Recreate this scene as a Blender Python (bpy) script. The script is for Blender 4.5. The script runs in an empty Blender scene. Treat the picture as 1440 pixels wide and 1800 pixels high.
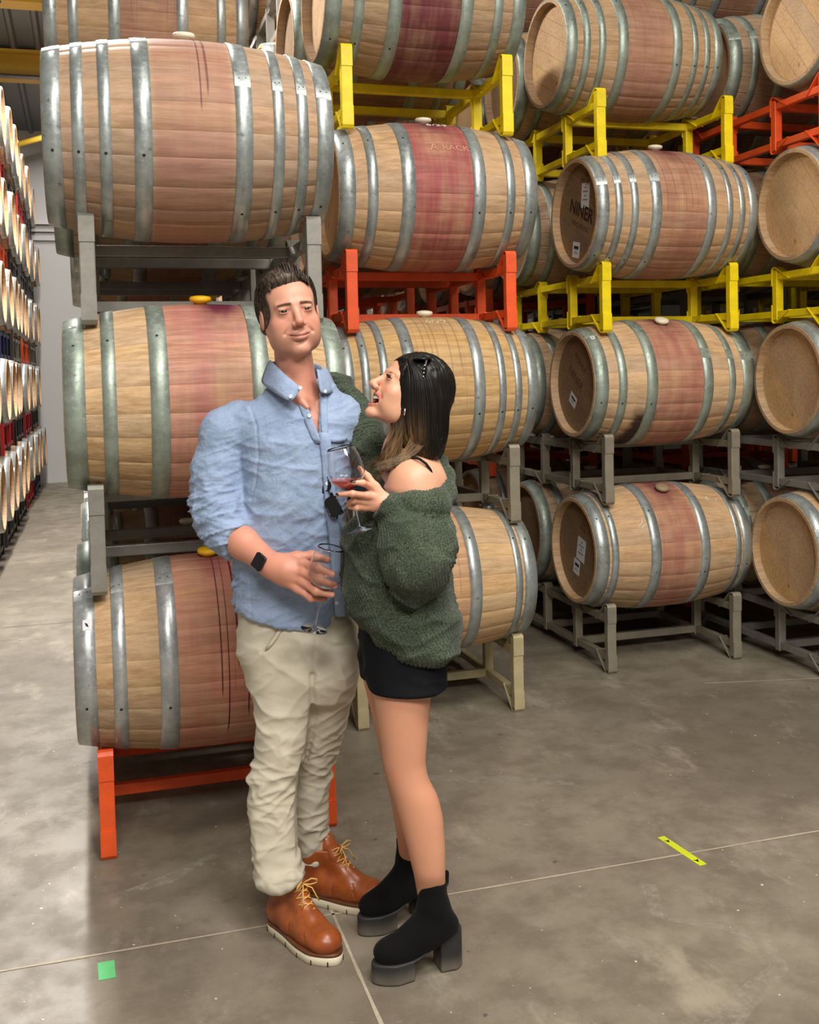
import bpy, bmesh, math, random
import numpy as np
from mathutils import Vector, Matrix
random.seed(7)
S = bpy.context.scene
COL = S.collection
PI = math.pi
R = math.radians

# ------------------------------------------------------------------ camera
CF, CCY, YAW, PITCH, ROLL, CH = 1847.8, 734.0, R(16.4508), R(2.4641), R(-1.3436), 1.6407
_F = Vector((math.sin(YAW)*math.cos(PITCH), math.cos(YAW)*math.cos(PITCH), -math.sin(PITCH)))
_R0 = Vector((math.cos(YAW), -math.sin(YAW), 0))
_U0 = _R0.cross(_F)
_R = _R0*math.cos(ROLL) + _U0*math.sin(ROLL)
_U = -_R0*math.sin(ROLL) + _U0*math.cos(ROLL)
cam_d = bpy.data.cameras.new('camera')
cam = bpy.data.objects.new('camera', cam_d); COL.objects.link(cam)
m = Matrix((( _R.x, _U.x, -_F.x, 0), (_R.y, _U.y, -_F.y, 0), (_R.z, _U.z, -_F.z, CH), (0, 0, 0, 1)))
cam.matrix_world = m
cam_d.sensor_fit = 'HORIZONTAL'; cam_d.sensor_width = 36
cam_d.lens = CF/1440*36
cam_d.shift_y = -(900-CCY)/1440
cam_d.clip_start = .05; cam_d.clip_end = 100
S.camera = cam

# ------------------------------------------------------------------ world, lights, exposure
w = bpy.data.worlds.new('world'); S.world = w; w.use_nodes = True
w.node_tree.nodes['Background'].inputs[0].default_value = (.9, .93, 1, 1)
w.node_tree.nodes['Background'].inputs[1].default_value = .10
S.view_settings.view_transform = 'Standard'; S.view_settings.look = 'None'
S.view_settings.gamma = 1; S.view_settings.use_curve_mapping = False
S.view_settings.exposure = 0.0

def area(name, loc, size, power, col=(1, .96, .9), rot=(0, 0, 0)):
    l = bpy.data.lights.new(name, 'AREA'); l.shape = 'RECTANGLE'; l.size, l.size_y = size
    l.energy = power; l.color = col
    o = bpy.data.objects.new(name, l); o.location = loc; o.rotation_euler = rot; COL.objects.link(o)
    return o
# ceiling strips over the left aisle, seen only by what they light
for yy, pw in ((6.6, 330), (9.6, 330), (12.8, 150), (15.8, 55)):
    area('aisle_lamp', (-.36, yy, 5.35), (.25, 1.4), pw, (1, .97, .93))
# high-bay lamps over the open floor the camera stands on
area('bay_lamp', (1.3, .6, 5.6), (1.6, 1.2), 175, (1, .95, .87))
area('bay_lamp', (3.4, 1.6, 5.6), (1.4, 1.0), 120, (1, .95, .87))
area('bay_lamp', (-.6, -1.6, 5.2), (1.8, 1.2), 235, (1, .96, .9), (R(22), 0, 0))
area('bay_lamp', (2.2, -2.4, 5.0), (2.2, 1.2), 185, (1, .96, .9), (R(26), 0, 0))

# ------------------------------------------------------------------ helpers
def srgb(r, g, b):
    f = lambda v: (v/255/12.92) if v <= 10 else ((v/255+.055)/1.055)**2.4
    return (f(r), f(g), f(b), 1)

class NT:
    def __init__(s, name):
        s.m = bpy.data.materials.new(name); s.m.use_nodes = True
        s.t = s.m.node_tree; s.b = s.t.nodes['Principled BSDF']
    def n(s, typ, **kw):
        nd = s.t.nodes.new(typ)
        for k, v in kw.items():
            if k.startswith('i_'):
                k = k[2:]; k = int(k) if k.isdigit() else k.replace('_', ' ')
                s.put(nd.inputs[k], v)
            else: setattr(nd, k, v)
        return nd
    def put(s, inp, v):
        if isinstance(v, bpy.types.NodeSocket): s.t.links.new(v, inp)
        else: inp.default_value = v
    def math(s, op, a, b=0, c=0, clamp=False):
        nd = s.t.nodes.new('ShaderNodeMath'); nd.operation = op; nd.use_clamp = clamp
        s.put(nd.inputs[0], a); s.put(nd.inputs[1], b); s.put(nd.inputs[2], c)
        return nd.outputs[0]
    def mix(s, f, a, b, blend='MIX'):
        nd = s.t.nodes.new('ShaderNodeMix'); nd.data_type = 'RGBA'; nd.blend_type = blend
        s.put(nd.inputs[0], f); s.put(nd.inputs[6], a); s.put(nd.inputs[7], b)
        return nd.outputs[2]
    def ramp(s, f, lo, hi, a=0.0, b=1.0):      # smooth map lo..hi -> a..b
        nd = s.t.nodes.new('ShaderNodeMapRange'); nd.interpolation_type = 'SMOOTHSTEP'
        s.put(nd.inputs[0], f); s.put(nd.inputs[1], lo); s.put(nd.inputs[2], hi)
        s.put(nd.inputs[3], a); s.put(nd.inputs[4], b)
        return nd.outputs[0]
    def coord(s, kind='Object', scale=(1, 1, 1), loc=(0, 0, 0)):
        tc = s.t.nodes.new('ShaderNodeTexCoord'); mp = s.t.nodes.new('ShaderNodeMapping')
        s.t.links.new(tc.outputs[kind], mp.inputs[0])
        mp.inputs['Scale'].default_value = scale; s.put(mp.inputs['Location'], loc)
        return mp.outputs[0]
    def noise(s, vec, scale=1, detail=3, rough=.5):
        nd = s.t.nodes.new('ShaderNodeTexNoise'); s.t.links.new(vec, nd.inputs['Vector'])
        nd.inputs['Scale'].default_value = scale; nd.inputs['Detail'].default_value = detail
        nd.inputs['Roughness'].default_value = rough
        return nd.outputs['Fac']
    def bump(s, h, strength=.3, dist=.01):
        nd = s.t.nodes.new('ShaderNodeBump'); s.put(nd.inputs['Height'], h)
        nd.inputs['Strength'].default_value = strength; nd.inputs['Distance'].default_value = dist
        s.t.links.new(nd.outputs[0], s.b.inputs['Normal'])
    def set(s, **kw):
        for k, v in kw.items(): s.put(s.b.inputs[k.replace('_', ' ')], v)
        return s.m

def simple(name, col, rough=.5, metal=0, var=.12, scale=20, bump=.0, **kw):
    t = NT(name); v = t.coord()
    n = t.noise(v, scale, 4)
    dark = tuple(c*(1-var) for c in col[:3])+(1,); lite = tuple(min(1, c*(1+var)) for c in col[:3])+(1,)
    t.set(Base_Color=t.mix(n, dark, lite), Roughness=rough, Metallic=metal, **kw)
    if bump: t.bump(n, bump, .002)
    return t.m

def put_props(o, label=None, cat=None, group=None, kind=None):
    if label: o['label'] = label
    if cat: o['category'] = cat
    if group: o['group'] = group
    if kind: o['kind'] = kind
    return o
def empty(name, loc=(0, 0, 0), rot=(0, 0, 0), **kw):
    o = bpy.data.objects.new(name, None); COL.objects.link(o); o.location = loc; o.rotation_euler = rot
    o.empty_display_size = .1
    return put_props(o, **kw)
def link(name, me, parent=None, mat=None, **kw):
    o = bpy.data.objects.new(name, me); COL.objects.link(o)
    if parent: o.parent = parent
    if mat:
        if not me.materials: me.materials.append(mat)
        elif me.materials[0] != mat:
            o.material_slots[0].link = 'OBJECT'; o.material_slots[0].material = mat
    return put_props(o, **kw)
def mesh(name, V, F, smooth=False):
    me = bpy.data.meshes.new(name); me.from_pydata([tuple(v) for v in V], [], [tuple(f) for f in F]); me.update()
    if smooth: me.polygons.foreach_set('use_smooth', [True]*len(me.polygons))
    return me
def bmesh_out(bm, name, smooth=False):
    me = bpy.data.meshes.new(name); bm.normal_update(); bm.to_mesh(me); bm.free()
    if smooth: me.polygons.foreach_set('use_smooth', [True]*len(me.polygons))
    return me
def add_box(bm, c, s, rot=None, bev=0):
    r = bmesh.ops.create_cube(bm, size=1)
    M = Matrix.Translation(c) @ (rot.to_4x4() if rot else Matrix.Identity(4)) @ Matrix.Diagonal((*s, 1))
    bmesh.ops.transform(bm, matrix=M, verts=r['verts'])
    if bev:
        es = list({e for v in r['verts'] for e in v.link_edges})
        bmesh.ops.bevel(bm, geom=es, offset=bev, segments=2, profile=.5, affect='EDGES')
def box_mesh(name, c, s, bev=0, rot=None):
    bm = bmesh.new(); add_box(bm, c, s, rot, bev); return bmesh_out(bm, name)
def tube_mesh(name, pts, rad, seg=8, cap=True):
    pts = [Vector(p) for p in pts]; V = []; F = []
    rads = rad if hasattr(rad, '__len__') else [rad]*len(pts)
    up = Vector((0, 0, 1)); prev = None
    for i, p in enumerate(pts):
        t = (pts[min(i+1, len(pts)-1)]-pts[max(i-1, 0)]).normalized()
        a = prev - t*prev.dot(t) if prev is not None else t.cross(up if abs(t.z) < .9 else Vector((1, 0, 0)))
        a.normalize(); prev = a; b = t.cross(a)
        for k in range(seg):
            an = 2*PI*k/seg; V.append(p+(a*math.cos(an)+b*math.sin(an))*rads[i])
    for i in range(len(pts)-1):
        for k in range(seg):
            F.append((i*seg+k, i*seg+(k+1) % seg, (i+1)*seg+(k+1) % seg, (i+1)*seg+k))
    if cap: F += [tuple(range(seg))[::-1], tuple((len(pts)-1)*seg+k for k in range(seg))]
    return mesh(name, V, F, True)
def strip_mesh(name, prof, width, thick, axis_x=True):
    """flat bar of given width (along X) following a (y,z) polyline"""
    V = []; F = []; n = len(prof)
    for i, (y, z) in enumerate(prof):
        a = Vector(prof[min(i+1, n-1)])-Vector(prof[max(i-1, 0)]); a.normalize(); nn = Vector((-a.y, a.x))*thick/2
        for sx in (-1, 1):
            for sn in (-1, 1): V.append((sx*width/2, y+nn.x*sn, z+nn.y*sn))
    for i in range(n-1):
        o = i*4; p = o+4
        F += [(o, o+1, p+1, p), (o+1, o+3, p+3, p+1), (o+3, o+2, p+2, p+3), (o+2, o, p, p+2)]
    F += [(0, 2, 3, 1), (n*4-4, n*4-3, n*4-1, n*4-2)]
    me = mesh(name, V, F); return me
def lathe_mesh(name, prof, seg=32, axis='z'):
    V = []; F = []
    for (r, z) in prof:
        for k in range(seg):
            a = 2*PI*k/seg; V.append((r*math.cos(a), r*math.sin(a), z))
    for i in range(len(prof)-1):
        for k in range(seg):
            F.append((i*seg+k, i*seg+(k+1) % seg, (i+1)*seg+(k+1) % seg, (i+1)*seg+k))
    if prof[0][0] > 1e-6: F.append(tuple(range(seg))[::-1])
    if prof[-1][0] > 1e-6: F.append(tuple((len(prof)-1)*seg+k for k in range(seg)))
    return mesh(name, V, F, True)
def text_mesh(txt, size, font=None, ext=0.0006, bold=0.0):
    cu = bpy.data.curves.new('t', 'FONT'); cu.body = txt; cu.size = size; cu.align_x = 'CENTER'; cu.align_y = 'CENTER'
    cu.extrude = ext; cu.offset = bold; cu.resolution_u = 3
    o = bpy.data.objects.new('t', cu); COL.objects.link(o)
    dg = bpy.context.evaluated_depsgraph_get(); me = bpy.data.meshes.new_from_object(o.evaluated_get(dg))
    bpy.data.objects.remove(o); bpy.data.curves.remove(cu)
    return me
# ------------------------------------------------------------------ materials of the building
def mat_concrete():
    t = NT('polished concrete'); v = t.coord()
    n1 = t.noise(v, .9, 5, .6); n2 = t.noise(v, 5, 6, .65); n3 = t.noise(t.coord(scale=(1, 2.2, 1)), 38, 4, .7)
    sm = t.noise(t.coord(scale=(1.6, .8, 1), loc=(3, 1, 0)), 2.2, 6, .7)
    c = t.mix(t.ramp(n1, .32, .68), srgb(116, 107, 93), srgb(143, 134, 118))
    c = t.mix(t.ramp(n2, .38, .66, 0, .6), c, srgb(98, 88, 74))
    c = t.mix(t.ramp(sm, .53, .72, 0, .6), c, srgb(170, 161, 142))
    c = t.mix(t.ramp(n3, .58, .8, 0, .4), c, srgb(185, 178, 163))
    spk = t.noise(v, 55, 1, .3)
    c = t.mix(t.ramp(spk, .78, .81), c, srgb(205, 198, 182))
    c = t.mix(t.ramp(t.noise(t.coord(loc=(9, 4, 0)), 14, 2, .4), .75, .79, 0, .7), c, srgb(70, 62, 54))
    t.set(Base_Color=c, Roughness=t.ramp(n2, .3, .7, .38, .6), Specular_IOR_Level=.4)
    t.bump(t.math('ADD', t.math('MULTIPLY', n2, .5), t.math('MULTIPLY', n3, .5)), .12, .004)
    return t.m
M_floor = mat_concrete()
M_wall = simple('white painted panel', srgb(192, 190, 187), .7, var=.03)
M_deck = simple('corrugated steel deck', srgb(120, 124, 128), .45, .4, var=.1, scale=3)
M_beam = simple('yellow painted steel beam', srgb(196, 158, 42), .5, var=.08)
M_joint = simple('pale joint sealant', srgb(172, 160, 140), .8, var=.25, scale=60, bump=.3)
M_dark = simple('dark painted wall', srgb(70, 66, 60), .8)

XL, XR, YB, YW = -6.5, 9.5, -6.0, 17.8
def quad(name, pts, mat, **kw):
    return link(name, mesh(name, pts, [(0, 1, 2, 3)]), None, mat, kind='structure', **kw)
quad('floor', [(XL, YB, 0), (XR, YB, 0), (XR, YW, 0), (XL, YW, 0)], M_floor)
def zc(y): return 5.6+(YW-y)*.09
quad('wall_far', [(XL, YW, 0), (XR, YW, 0), (XR, YW, 5.6), (XL, YW, 5.6)], M_wall)
quad('wall_left', [(XL, YB, 0), (XL, YW, 0), (XL, YW, 5.6), (XL, YB, zc(YB))], M_wall)
quad('wall_right', [(XR, YW, 0), (XR, YB, 0), (XR, YB, zc(YB)), (XR, YW, 5.6)], M_dark)
quad('wall_back', [(XR, YB, 0), (XL, YB, 0), (XL, YB, zc(YB)), (XR, YB, zc(YB))], M_wall)
# ribbed ceiling deck running down the aisle
V = []; F = []; x = XL; prof = []
while x < XR:
    prof += [(x, 0), (x+.17, 0), (x+.20, .045), (x+.24, .045), (x+.27, 0)]; x += .30
for (px, dz) in prof: V += [(px, YB, zc(YB)-dz), (px, YW, zc(YW)-dz)]
F = [(2*i, 2*i+2, 2*i+3, 2*i+1) for i in range(len(prof)-1)]
link('ceiling', mesh('ceiling', V, F), None, M_deck, kind='structure')
# cornice across the far wall
bm = bmesh.new()
zk = 4.05
add_box(bm, (1.5, YW-.06, zk), (16, .12, .10)); add_box(bm, (1.5, YW-.10, zk+.09), (16, .20, .07)); add_box(bm, (1.5, YW-.03, zk-.12), (16, .06, .12))
link('trim_1', bmesh_out(bm, 'cornice'), None, M_wall, kind='structure', label='stepped white cornice across the far wall')
def i_beam(name, y, z0, z1, lab):
    bm = bmesh.new(); h = z1-z0
    add_box(bm, (1.5, y, z0+.02), (16, .26, .04)); add_box(bm, (1.5, y, z1-.02), (16, .26, .04)); add_box(bm, (1.5, y, (z0+z1)/2), (16, .03, h-.08))
    link(name, bmesh_out(bm, name), None, M_beam, kind='structure', label=lab)
i_beam('trim_2', 14.5, 5.50, 5.86, 'yellow steel roof beam above the left aisle')
i_beam('trim_3', 12.0, 5.62, 5.74, 'thin yellow purlin nearer than the roof beam')
link('trim_4', tube_mesh('brace', [(-1.5, 16.6, 4.97), (-.1, 16.6, 5.42)], .045, 8), None, M_beam, kind='structure', label='yellow diagonal brace below the roof beam')
link('trim_5', tube_mesh('conduit', [(XL, 14.1, 5.44), (XR, 14.1, 5.44)], .03, 8), None, simple('grey conduit', srgb(120, 122, 124), .4, .6), kind='structure', label='grey conduit running under the yellow beam')
for k, (a, b) in enumerate([((4.2, 11.5, 5.2), (9, 11.5, 5.9)), ((4.2, 11.5, 5.5), (9, 11.9, 5.3)), ((3, 12.5, 4.9), (9.3, 12.5, 5.6))]):
    link('trim_%d' % (6+k), tube_mesh('pipe', [a, b], .05, 8), None, simple('white pipe', srgb(190, 192, 194), .4), kind='structure', label='pale pipe under the ceiling, upper right')
# pale saw-cut joints in the slab
def joint(n, a, b, wd, lab, mt=None):
    a = Vector(a); b = Vector(b); d = (b-a).normalized(); s = Vector((-d.y, d.x, 0))
    N = max(2, int((b-a).length/.07)); V = []; rnd = random.Random(n)
    for i in range(N+1):
        p = a.lerp(b, i/N); wv = wd*(.7+.6*rnd.random())/2
        V += [p+s*wv+Vector((0, 0, .0012)), p-s*wv+Vector((0, 0, .0012))]
    link('trim_%d' % n, mesh('joint', V, [(2*i+1, 2*i+3, 2*i+2, 2*i) for i in range(N)]), None, mt or M_joint, kind='structure', label=lab)
joint(10, (-.95, 3.077, 0), (6, 3.072, 0), .009, 'pale joint line running across the slab at their feet')
joint(11, (.629, 1.2, 0), (.629, 3.6, 0), .011, 'pale joint line running toward the camera')
joint(12, (-2, 7.45, 0), (6, 7.45, 0), .012, 'faint joint line across the left aisle', simple('dusty joint', srgb(120, 112, 102), .9))
joint(13, (2.95, 4.72, 0), (6.6, 3.9, 0), .010, 'pale crack on the slab below the right racks')
def scuff(n, pts, wds, lab, a=.55):
    t = NT('chalky scuff'); nn = t.noise(t.coord(), 30, 5, .75)
    t.set(Base_Color=srgb(178, 172, 156), Roughness=.9, Alpha=t.ramp(nn, .35, .75, 0, a))
    V = []; 
    P = [Vector((x, y, .0008)) for x, y in pts]
    Q = []
    for i in range(len(P)-1):
        for k in range(4): Q.append((P[i].lerp(P[i+1], k/4), wds[i]+(wds[i+1]-wds[i])*k/4))
    Q.append((P[-1], wds[-1]))
    for i, (p, wd) in enumerate(Q):
        d = (Q[min(i+1, len(Q)-1)][0]-Q[max(i-1, 0)][0]).normalized(); s = Vector((-d.y, d.x, 0))*wd/2
        V += [p+s, p-s]
    link('trim_%d' % n, mesh('scuff', V, [(2*i+1, 2*i+3, 2*i+2, 2*i) for i in range(len(Q)-1)]), None, t.m, kind='structure', label=lab)
scuff(14, [(1.62, 2.93), (1.55, 2.75), (1.70, 2.62), (1.77, 2.52), (1.72, 2.40), (1.50, 2.28), (1.28, 2.12)], [.05, .04, .03, .03, .05, .08, .10], 'chalky curved scuff on the slab at lower right')
scuff(15, [(1.22, 4.0), (1.55, 3.85), (1.75, 3.75)], [.06, .08, .03], 'pale scuff on the slab behind the woman')
scuff(16, [(.02, 3.42), (.16, 3.47), (.33, 3.60)], [.035, .06, .04], 'pale scrawled scuff beside the orange rack leg', .8)
# tape on the floor
def tape(name, a, b, wd, mat, label):
    a = Vector((*a, .0)); b = Vector((*b, 0)); d = (b-a); L = d.length; d.normalize(); s = Vector((-d.y, d.x, 0))
    c = (a+b)/2
    o = empty(name, (c.x, c.y, 0), (0, 0, math.atan2(d.y, d.x)), label=label, cat='tape')
    link('strip', box_mesh('strip', (0, 0, .0011), (L, wd, .0012)), o, mat)
    return o, L
M_lime = simple('lime tape', srgb(205, 215, 40), .5); M_mint = simple('mint tape', srgb(96, 190, 120), .6)
M_blk = simple('black print', srgb(20, 18, 18), .6)
tp, L = tape('floor_tape', (1.828, 3.215), (1.852, 2.985), .028, M_lime, 'lime yellow tape strip with black marks lying on the pale slab joint')
for sx in (-.33, .36):
    V = [(L*sx+x, y, .0022) for x, y in ((-.010, -.010), (.012, 0), (-.010, .010), (-.004, 0))]
    link('arrow_mark', mesh('mark', V, [(0, 1, 2, 3)]), tp, M_blk)
tape('floor_tape', (-.035, 3.03), (-.032, 2.94), .045, M_mint, 'small mint green tape piece on the slab below the orange rack leg')
# ------------------------------------------------------------------ barrels
BL, RB, RH = .95, .35, .29
NS = 26
def brad(x): t = abs(x)/(BL/2); return RB-(RB-RH)*t**2

def mat_wood(name, base=(196, 158, 112), dark=(158, 118, 74), stain=(150, 84, 78), amount=.6, half=.13, top=.5, drip=.3, seed=0, spill=0, rough=.62, lean=0.0, dc=0.0, dw=.12, dz0=.42):
    t = NT(name); tc = t.t.nodes.new('ShaderNodeTexCoord'); sp = t.t.nodes.new('ShaderNodeSeparateXYZ')
    t.t.links.new(tc.outputs['Object'], sp.inputs[0]); X, Y, Z = sp.outputs
    oi = t.t.nodes.new('ShaderNodeObjectInfo'); rnd = oi.outputs['Random']
    cm = t.t.nodes.new('ShaderNodeCombineXYZ'); t.put(cm.inputs[0], t.math('MULTIPLY', rnd, 7.0)); t.put(cm.inputs[1], seed*1.7); t.put(cm.inputs[2], t.math('MULTIPLY', rnd, 3.0))
    off = cm.outputs[0]
    g = t.noise(t.coord(scale=(3, 42, 42), loc=off), 1.6, 5, .65)       # long fibres along the stave
    gf = t.noise(t.coord(scale=(10, 220, 220), loc=off), 1.2, 2, .6)
    bl = t.noise(t.coord(scale=(2.4, 5, 5), loc=(seed, seed*.3, 0)), 1.3, 3, .6)
    c = t.mix(t.ramp(g, .3, .72), srgb(*base), srgb(*dark))
    c = t.mix(t.ramp(gf, .45, .8, 0, .35), c, srgb(*[int(v*.8) for v in dark]))
    c = t.mix(t.ramp(bl, .4, .75, 0, .45), c, srgb(*[min(255, int(v*1.06)) for v in base]))
    hv = t.n('ShaderNodeHueSaturation'); t.put(hv.inputs['Value'], t.math('ADD', .92, t.math('MULTIPLY', rnd, .16)))
    t.put(hv.inputs['Saturation'], t.math('ADD', .80, t.math('MULTIPLY', rnd, .14))); t.put(hv.inputs['Color'], c); c = hv.outputs['Color']
    # knots and weather blotches
    kn = t.noise(t.coord(scale=(1.5, 4, 4), loc=(seed+3, 1, 2)), 4.5, 3, .5)
    c = t.mix(t.ramp(kn, .70, .78, 0, .55), c, srgb(92, 62, 36))
    if amount > 0 or spill:
        ax = t.math('ABSOLUTE', X)
        wob = t.math('MULTIPLY', t.noise(t.coord(scale=(1, 9, 9), loc=(seed, 0, 0)), 2, 3), .03)
        band = t.ramp(t.math('ADD', ax, wob), half+.022, half+.004)
        st = t.noise(t.coord(scale=(26, 1.2, 1.2), loc=(seed*2, 0, 0)), 1, 3, .6)   # runs down round the barrel
        pt = t.noise(t.coord(scale=(5, 3, 3), loc=(seed*1.3, 2, 0)), 1.4, 3, .6)
        amt = t.math('MULTIPLY', band, t.math('ADD', t.math('ADD', t.math('MULTIPLY', t.ramp(st, .3, .7), .28), .34), t.math('MULTIPLY', t.ramp(pt, .3, .62), .38)))
        amt = t.math('MULTIPLY', amt, amount, clamp=True)
        c = t.mix(amt, c, t.mix(t.ramp(g, .3, .8), srgb(*stain), srgb(*[int(v*.82) for v in stain])))
        tp = t.math('MULTIPLY', t.ramp(t.math('ADD', Z, t.math('MULTIPLY', pt, .16)), .30, .44), t.ramp(t.math('ADD', t.math('ABSOLUTE', t.math('SUBTRACT', X, lean)), t.math('MULTIPLY', pt, .12)), .19, .06))
        c = t.mix(t.math('MULTIPLY', tp, top, clamp=True), c, srgb(96, 34, 52))
        if drip:
            dn = t.noise(t.coord(scale=(85, .25, .25), loc=(seed*3.1, 0, 0)), 1, 1, .3)
            dz = t.noise(t.coord(scale=(22, 0, 0), loc=(seed*5.1, 0, 0)), 1, 1)
            d = t.math('MULTIPLY', t.math('MULTIPLY', t.ramp(dn, .545, .59), t.ramp(t.math('ADD', Z, t.math('MULTIPLY', dz, .9)), dz0, dz0+.04)), t.ramp(t.math('ABSOLUTE', t.math('SUBTRACT', X, dc)), dw+.015, dw))
            d = t.math('MULTIPLY', t.math('MULTIPLY', d, band), drip, clamp=True)
            c = t.mix(d, c, srgb(92, 30, 42))
        if spill:
            sn = t.noise(t.coord(scale=(4, 6, 6), loc=(seed, 7, 0)), 1.3, 4, .6)
            mk = t.math('MULTIPLY', t.ramp(t.math('ADD', t.math('ABSOLUTE', t.math('SUBTRACT', X, -.21)), t.math('MULTIPLY', sn, .12)), .16, .09), t.ramp(t.math('ADD', Z, t.math('MULTIPLY', sn, .2)), .0, -.10))
            c = t.mix(t.math('MULTIPLY', mk, spill), c, srgb(38, 20, 20))
    t.set(Base_Color=c, Roughness=rough, Specular_IOR_Level=.3)
    t.bump(g, .18, .002)
    return t.m

def mat_hoop(name, base, seed=0, rough=.36):
    t = NT(name); v = t.coord(scale=(1, 1, 1), loc=(seed, 0, 0))
    n = t.noise(v, 9, 5, .7); sp = t.noise(v, 60, 3, .7)
    c = t.mix(t.ramp(n, .3, .7), srgb(*base), srgb(*[int(q*.80) for q in base]))
    c = t.mix(t.ramp(sp, .60, .75, 0, .5), c, srgb(*[min(255, int(q*1.2)) for q in base]))
    c = t.mix(t.ramp(t.noise(t.coord(loc=(seed+5, 0, 0)), 22, 3, .6), .66, .74, 0, .5), c, srgb(70, 66, 58))
    t.set(Base_Color=c, Metallic=.55, Roughness=t.ramp(sp, .3, .7, rough-.06, rough+.14))
    t.bump(sp, .10, .001)
    return t.m
M_hoopA = mat_hoop('galvanised hoop', (182, 190, 188), 1)
M_hoopB = mat_hoop('greened galvanised hoop', (172, 184, 172), 2, .46)
M_hoopC = mat_hoop('bright galvanised hoop', (196, 200, 200), 3, .34)
M_hole = simple('dark rivet head', srgb(52, 50, 46), .5, .6)
M_head = mat_wood('planed oak head', (198, 158, 106), (172, 130, 80), amount=0, rough=.5)
M_headD = mat_wood('toasted oak head', (150, 118, 80), (118, 90, 58), amount=0, rough=.55)
M_headP = mat_wood('pale oak head', (215, 172, 115), (190, 145, 92), amount=0, rough=.5)

# stave meshes, in barrel coordinates
xs = [-.475, -.47, -.42, -.33, -.22, -.11, 0, .11, .22, .33, .42, .47, .475]
_rs = random.Random(3)
cuts = [0]
for i in range(NS): cuts.append(cuts[-1]+.75+.5*_rs.random())
cuts = [2*PI*c/cuts[-1] for c in cuts]
def stave_mesh(k):
    a0, a1 = cuts[k], cuts[k+1]; e = .003; V = []; F = []
    offs = [(a0, -.0016), (a0+e/.35*1.2, 0), ((a0*2+a1)/3, 0), ((a0+2*a1)/3, 0), (a1-e/.35*1.2, 0), (a1, -.0016)]
    for i, x in enumerate(xs):
        r = brad(x)-(.003 if i in (0, len(xs)-1) else 0)
        for a, d in offs: V.append((x, (r+d)*math.sin(a), (r+d)*math.cos(a)))
    n = len(offs)
    for i in range(len(xs)-1):
        for j in range(n-1): F.append((i*n+j, (i+1)*n+j, (i+1)*n+j+1, i*n+j+1))
    # chime: end faces and inner lip
    for sgn, i0 in ((-1, 0), (1, len(xs)-1)):
        b = len(V); xe = xs[i0]; xi = sgn*.425
        for a in (a0, (a0+a1)/2, a1): V.append((xe, (RH-.020)*math.sin(a), (RH-.020)*math.cos(a)))
        for a in (a0, (a0+a1)/2, a1): V.append((xi, (RH-.026)*math.sin(a), (RH-.026)*math.cos(a)))
        o = i0*n
        f = [(o, o+1, o+2, b+1, b), (o+2, o+3, o+4, o+5, b+2, b+1), (b, b+1, b+4, b+3), (b+1, b+2, b+5, b+4)]
        F += [q[::-1] if sgn > 0 else q for q in f]
    me = mesh('stave', V, F); me.polygons.foreach_set('use_smooth', [i < (len(xs)-1)*(n-1) for i in range(len(me.polygons))])
    me.materials.append(M_head); return me
STAVES = [stave_mesh(k) for k in range(NS)]
def body_mesh():
    V = []; F = []; X = [-.475, -.42, -.3, -.15, 0, .15, .3, .42, .475]; A = []
    for k in range(NS):
        A += [(cuts[k], -.004), (cuts[k]+.016, 0), ((cuts[k]+cuts[k+1])/2, 0), (cuts[k+1]-.016, 0)]
    n = len(A)
    for x in X:
        for a, d in A: V.append((x, (brad(x)+d)*math.sin(a), (brad(x)+d)*math.cos(a)))
    m = len(X)
    for i in range(m-1):
        for j in range(n): F.append((i*n+j, (i+1)*n+j, (i+1)*n+(j+1) % n, i*n+(j+1) % n))
    for sgn, i0 in ((-1, 0), (1, m-1)):
        b = len(V)
        for a, d in A: V.append((X[i0], (RH-.02)*math.sin(a), (RH-.02)*math.cos(a)))
        for a, d in A: V.append((sgn*.425, (RH-.026)*math.sin(a), (RH-.026)*math.cos(a)))
        for j in range(n):
            q = (j+1) % n
            f = [(i0*n+j, i0*n+q, b+q, b+j), (b+j, b+q, b+n+q, b+n+j)]
            F += [z[::-1] if sgn > 0 else z for z in f]
    me = mesh('body', V, F, False); me.materials.append(M_head); return me
BODY = body_mesh()
def hoop_mesh(x0, x1, ang=.35, seg=56):
    """band hugging the barrel between x0 and x1, with a lapped seam and rivets"""
    V = []; F = []
    th = .0030
    for k in range(seg):
        a = 2*PI*k/seg
        for x, t in ((x0, 0.0005), (x0, th), ((x0+x1)/2, th), (x1, th), (x1, .0005)):
            r = brad(x)+t; V.append((x, r*math.sin(a), r*math.cos(a)))
    for k in range(seg):
        q = (k+1) % seg
        for j in range(4): F.append((k*5+j, k*5+j+1, q*5+j+1, q*5+j))
    # lap
    b = len(V); A = [ang+i*.03 for i in range(7)]
    for i, a in enumerate(A):
        for x in (x0+.001, x1-.001):
            r = brad(x)+(th+.0022 if 0 < i < 6 else th-.0005)
            V.append((x, r*math.sin(a), r*math.cos(a)))
    for i in range(6): F.append((b+2*i, b+2*i+1, b+2*i+3, b+2*i+2))
    me = mesh('hoop', V, F, True); me.materials.append(M_hoopA); return me
def rivet_mesh(pts):
    V = []; F = []
    for x, a in pts:
        r = brad(x)+.0045; c = Vector((x, r*math.sin(a), r*math.cos(a))); n = Vector((0, math.sin(a), math.cos(a)))
        t1 = Vector((1, 0, 0)); t2 = n.cross(t1); b = len(V)
        for k in range(6): V.append(c+(t1*math.cos(k*PI/3)+t2*math.sin(k*PI/3))*.0055-n*.001)
        V.append(c+n*.0022)
        for k in range(6): F.append((b+k, b+(k+1) % 6, b+6))
    return mesh('rivets', V, F, True)
HOOPS = {}
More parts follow.
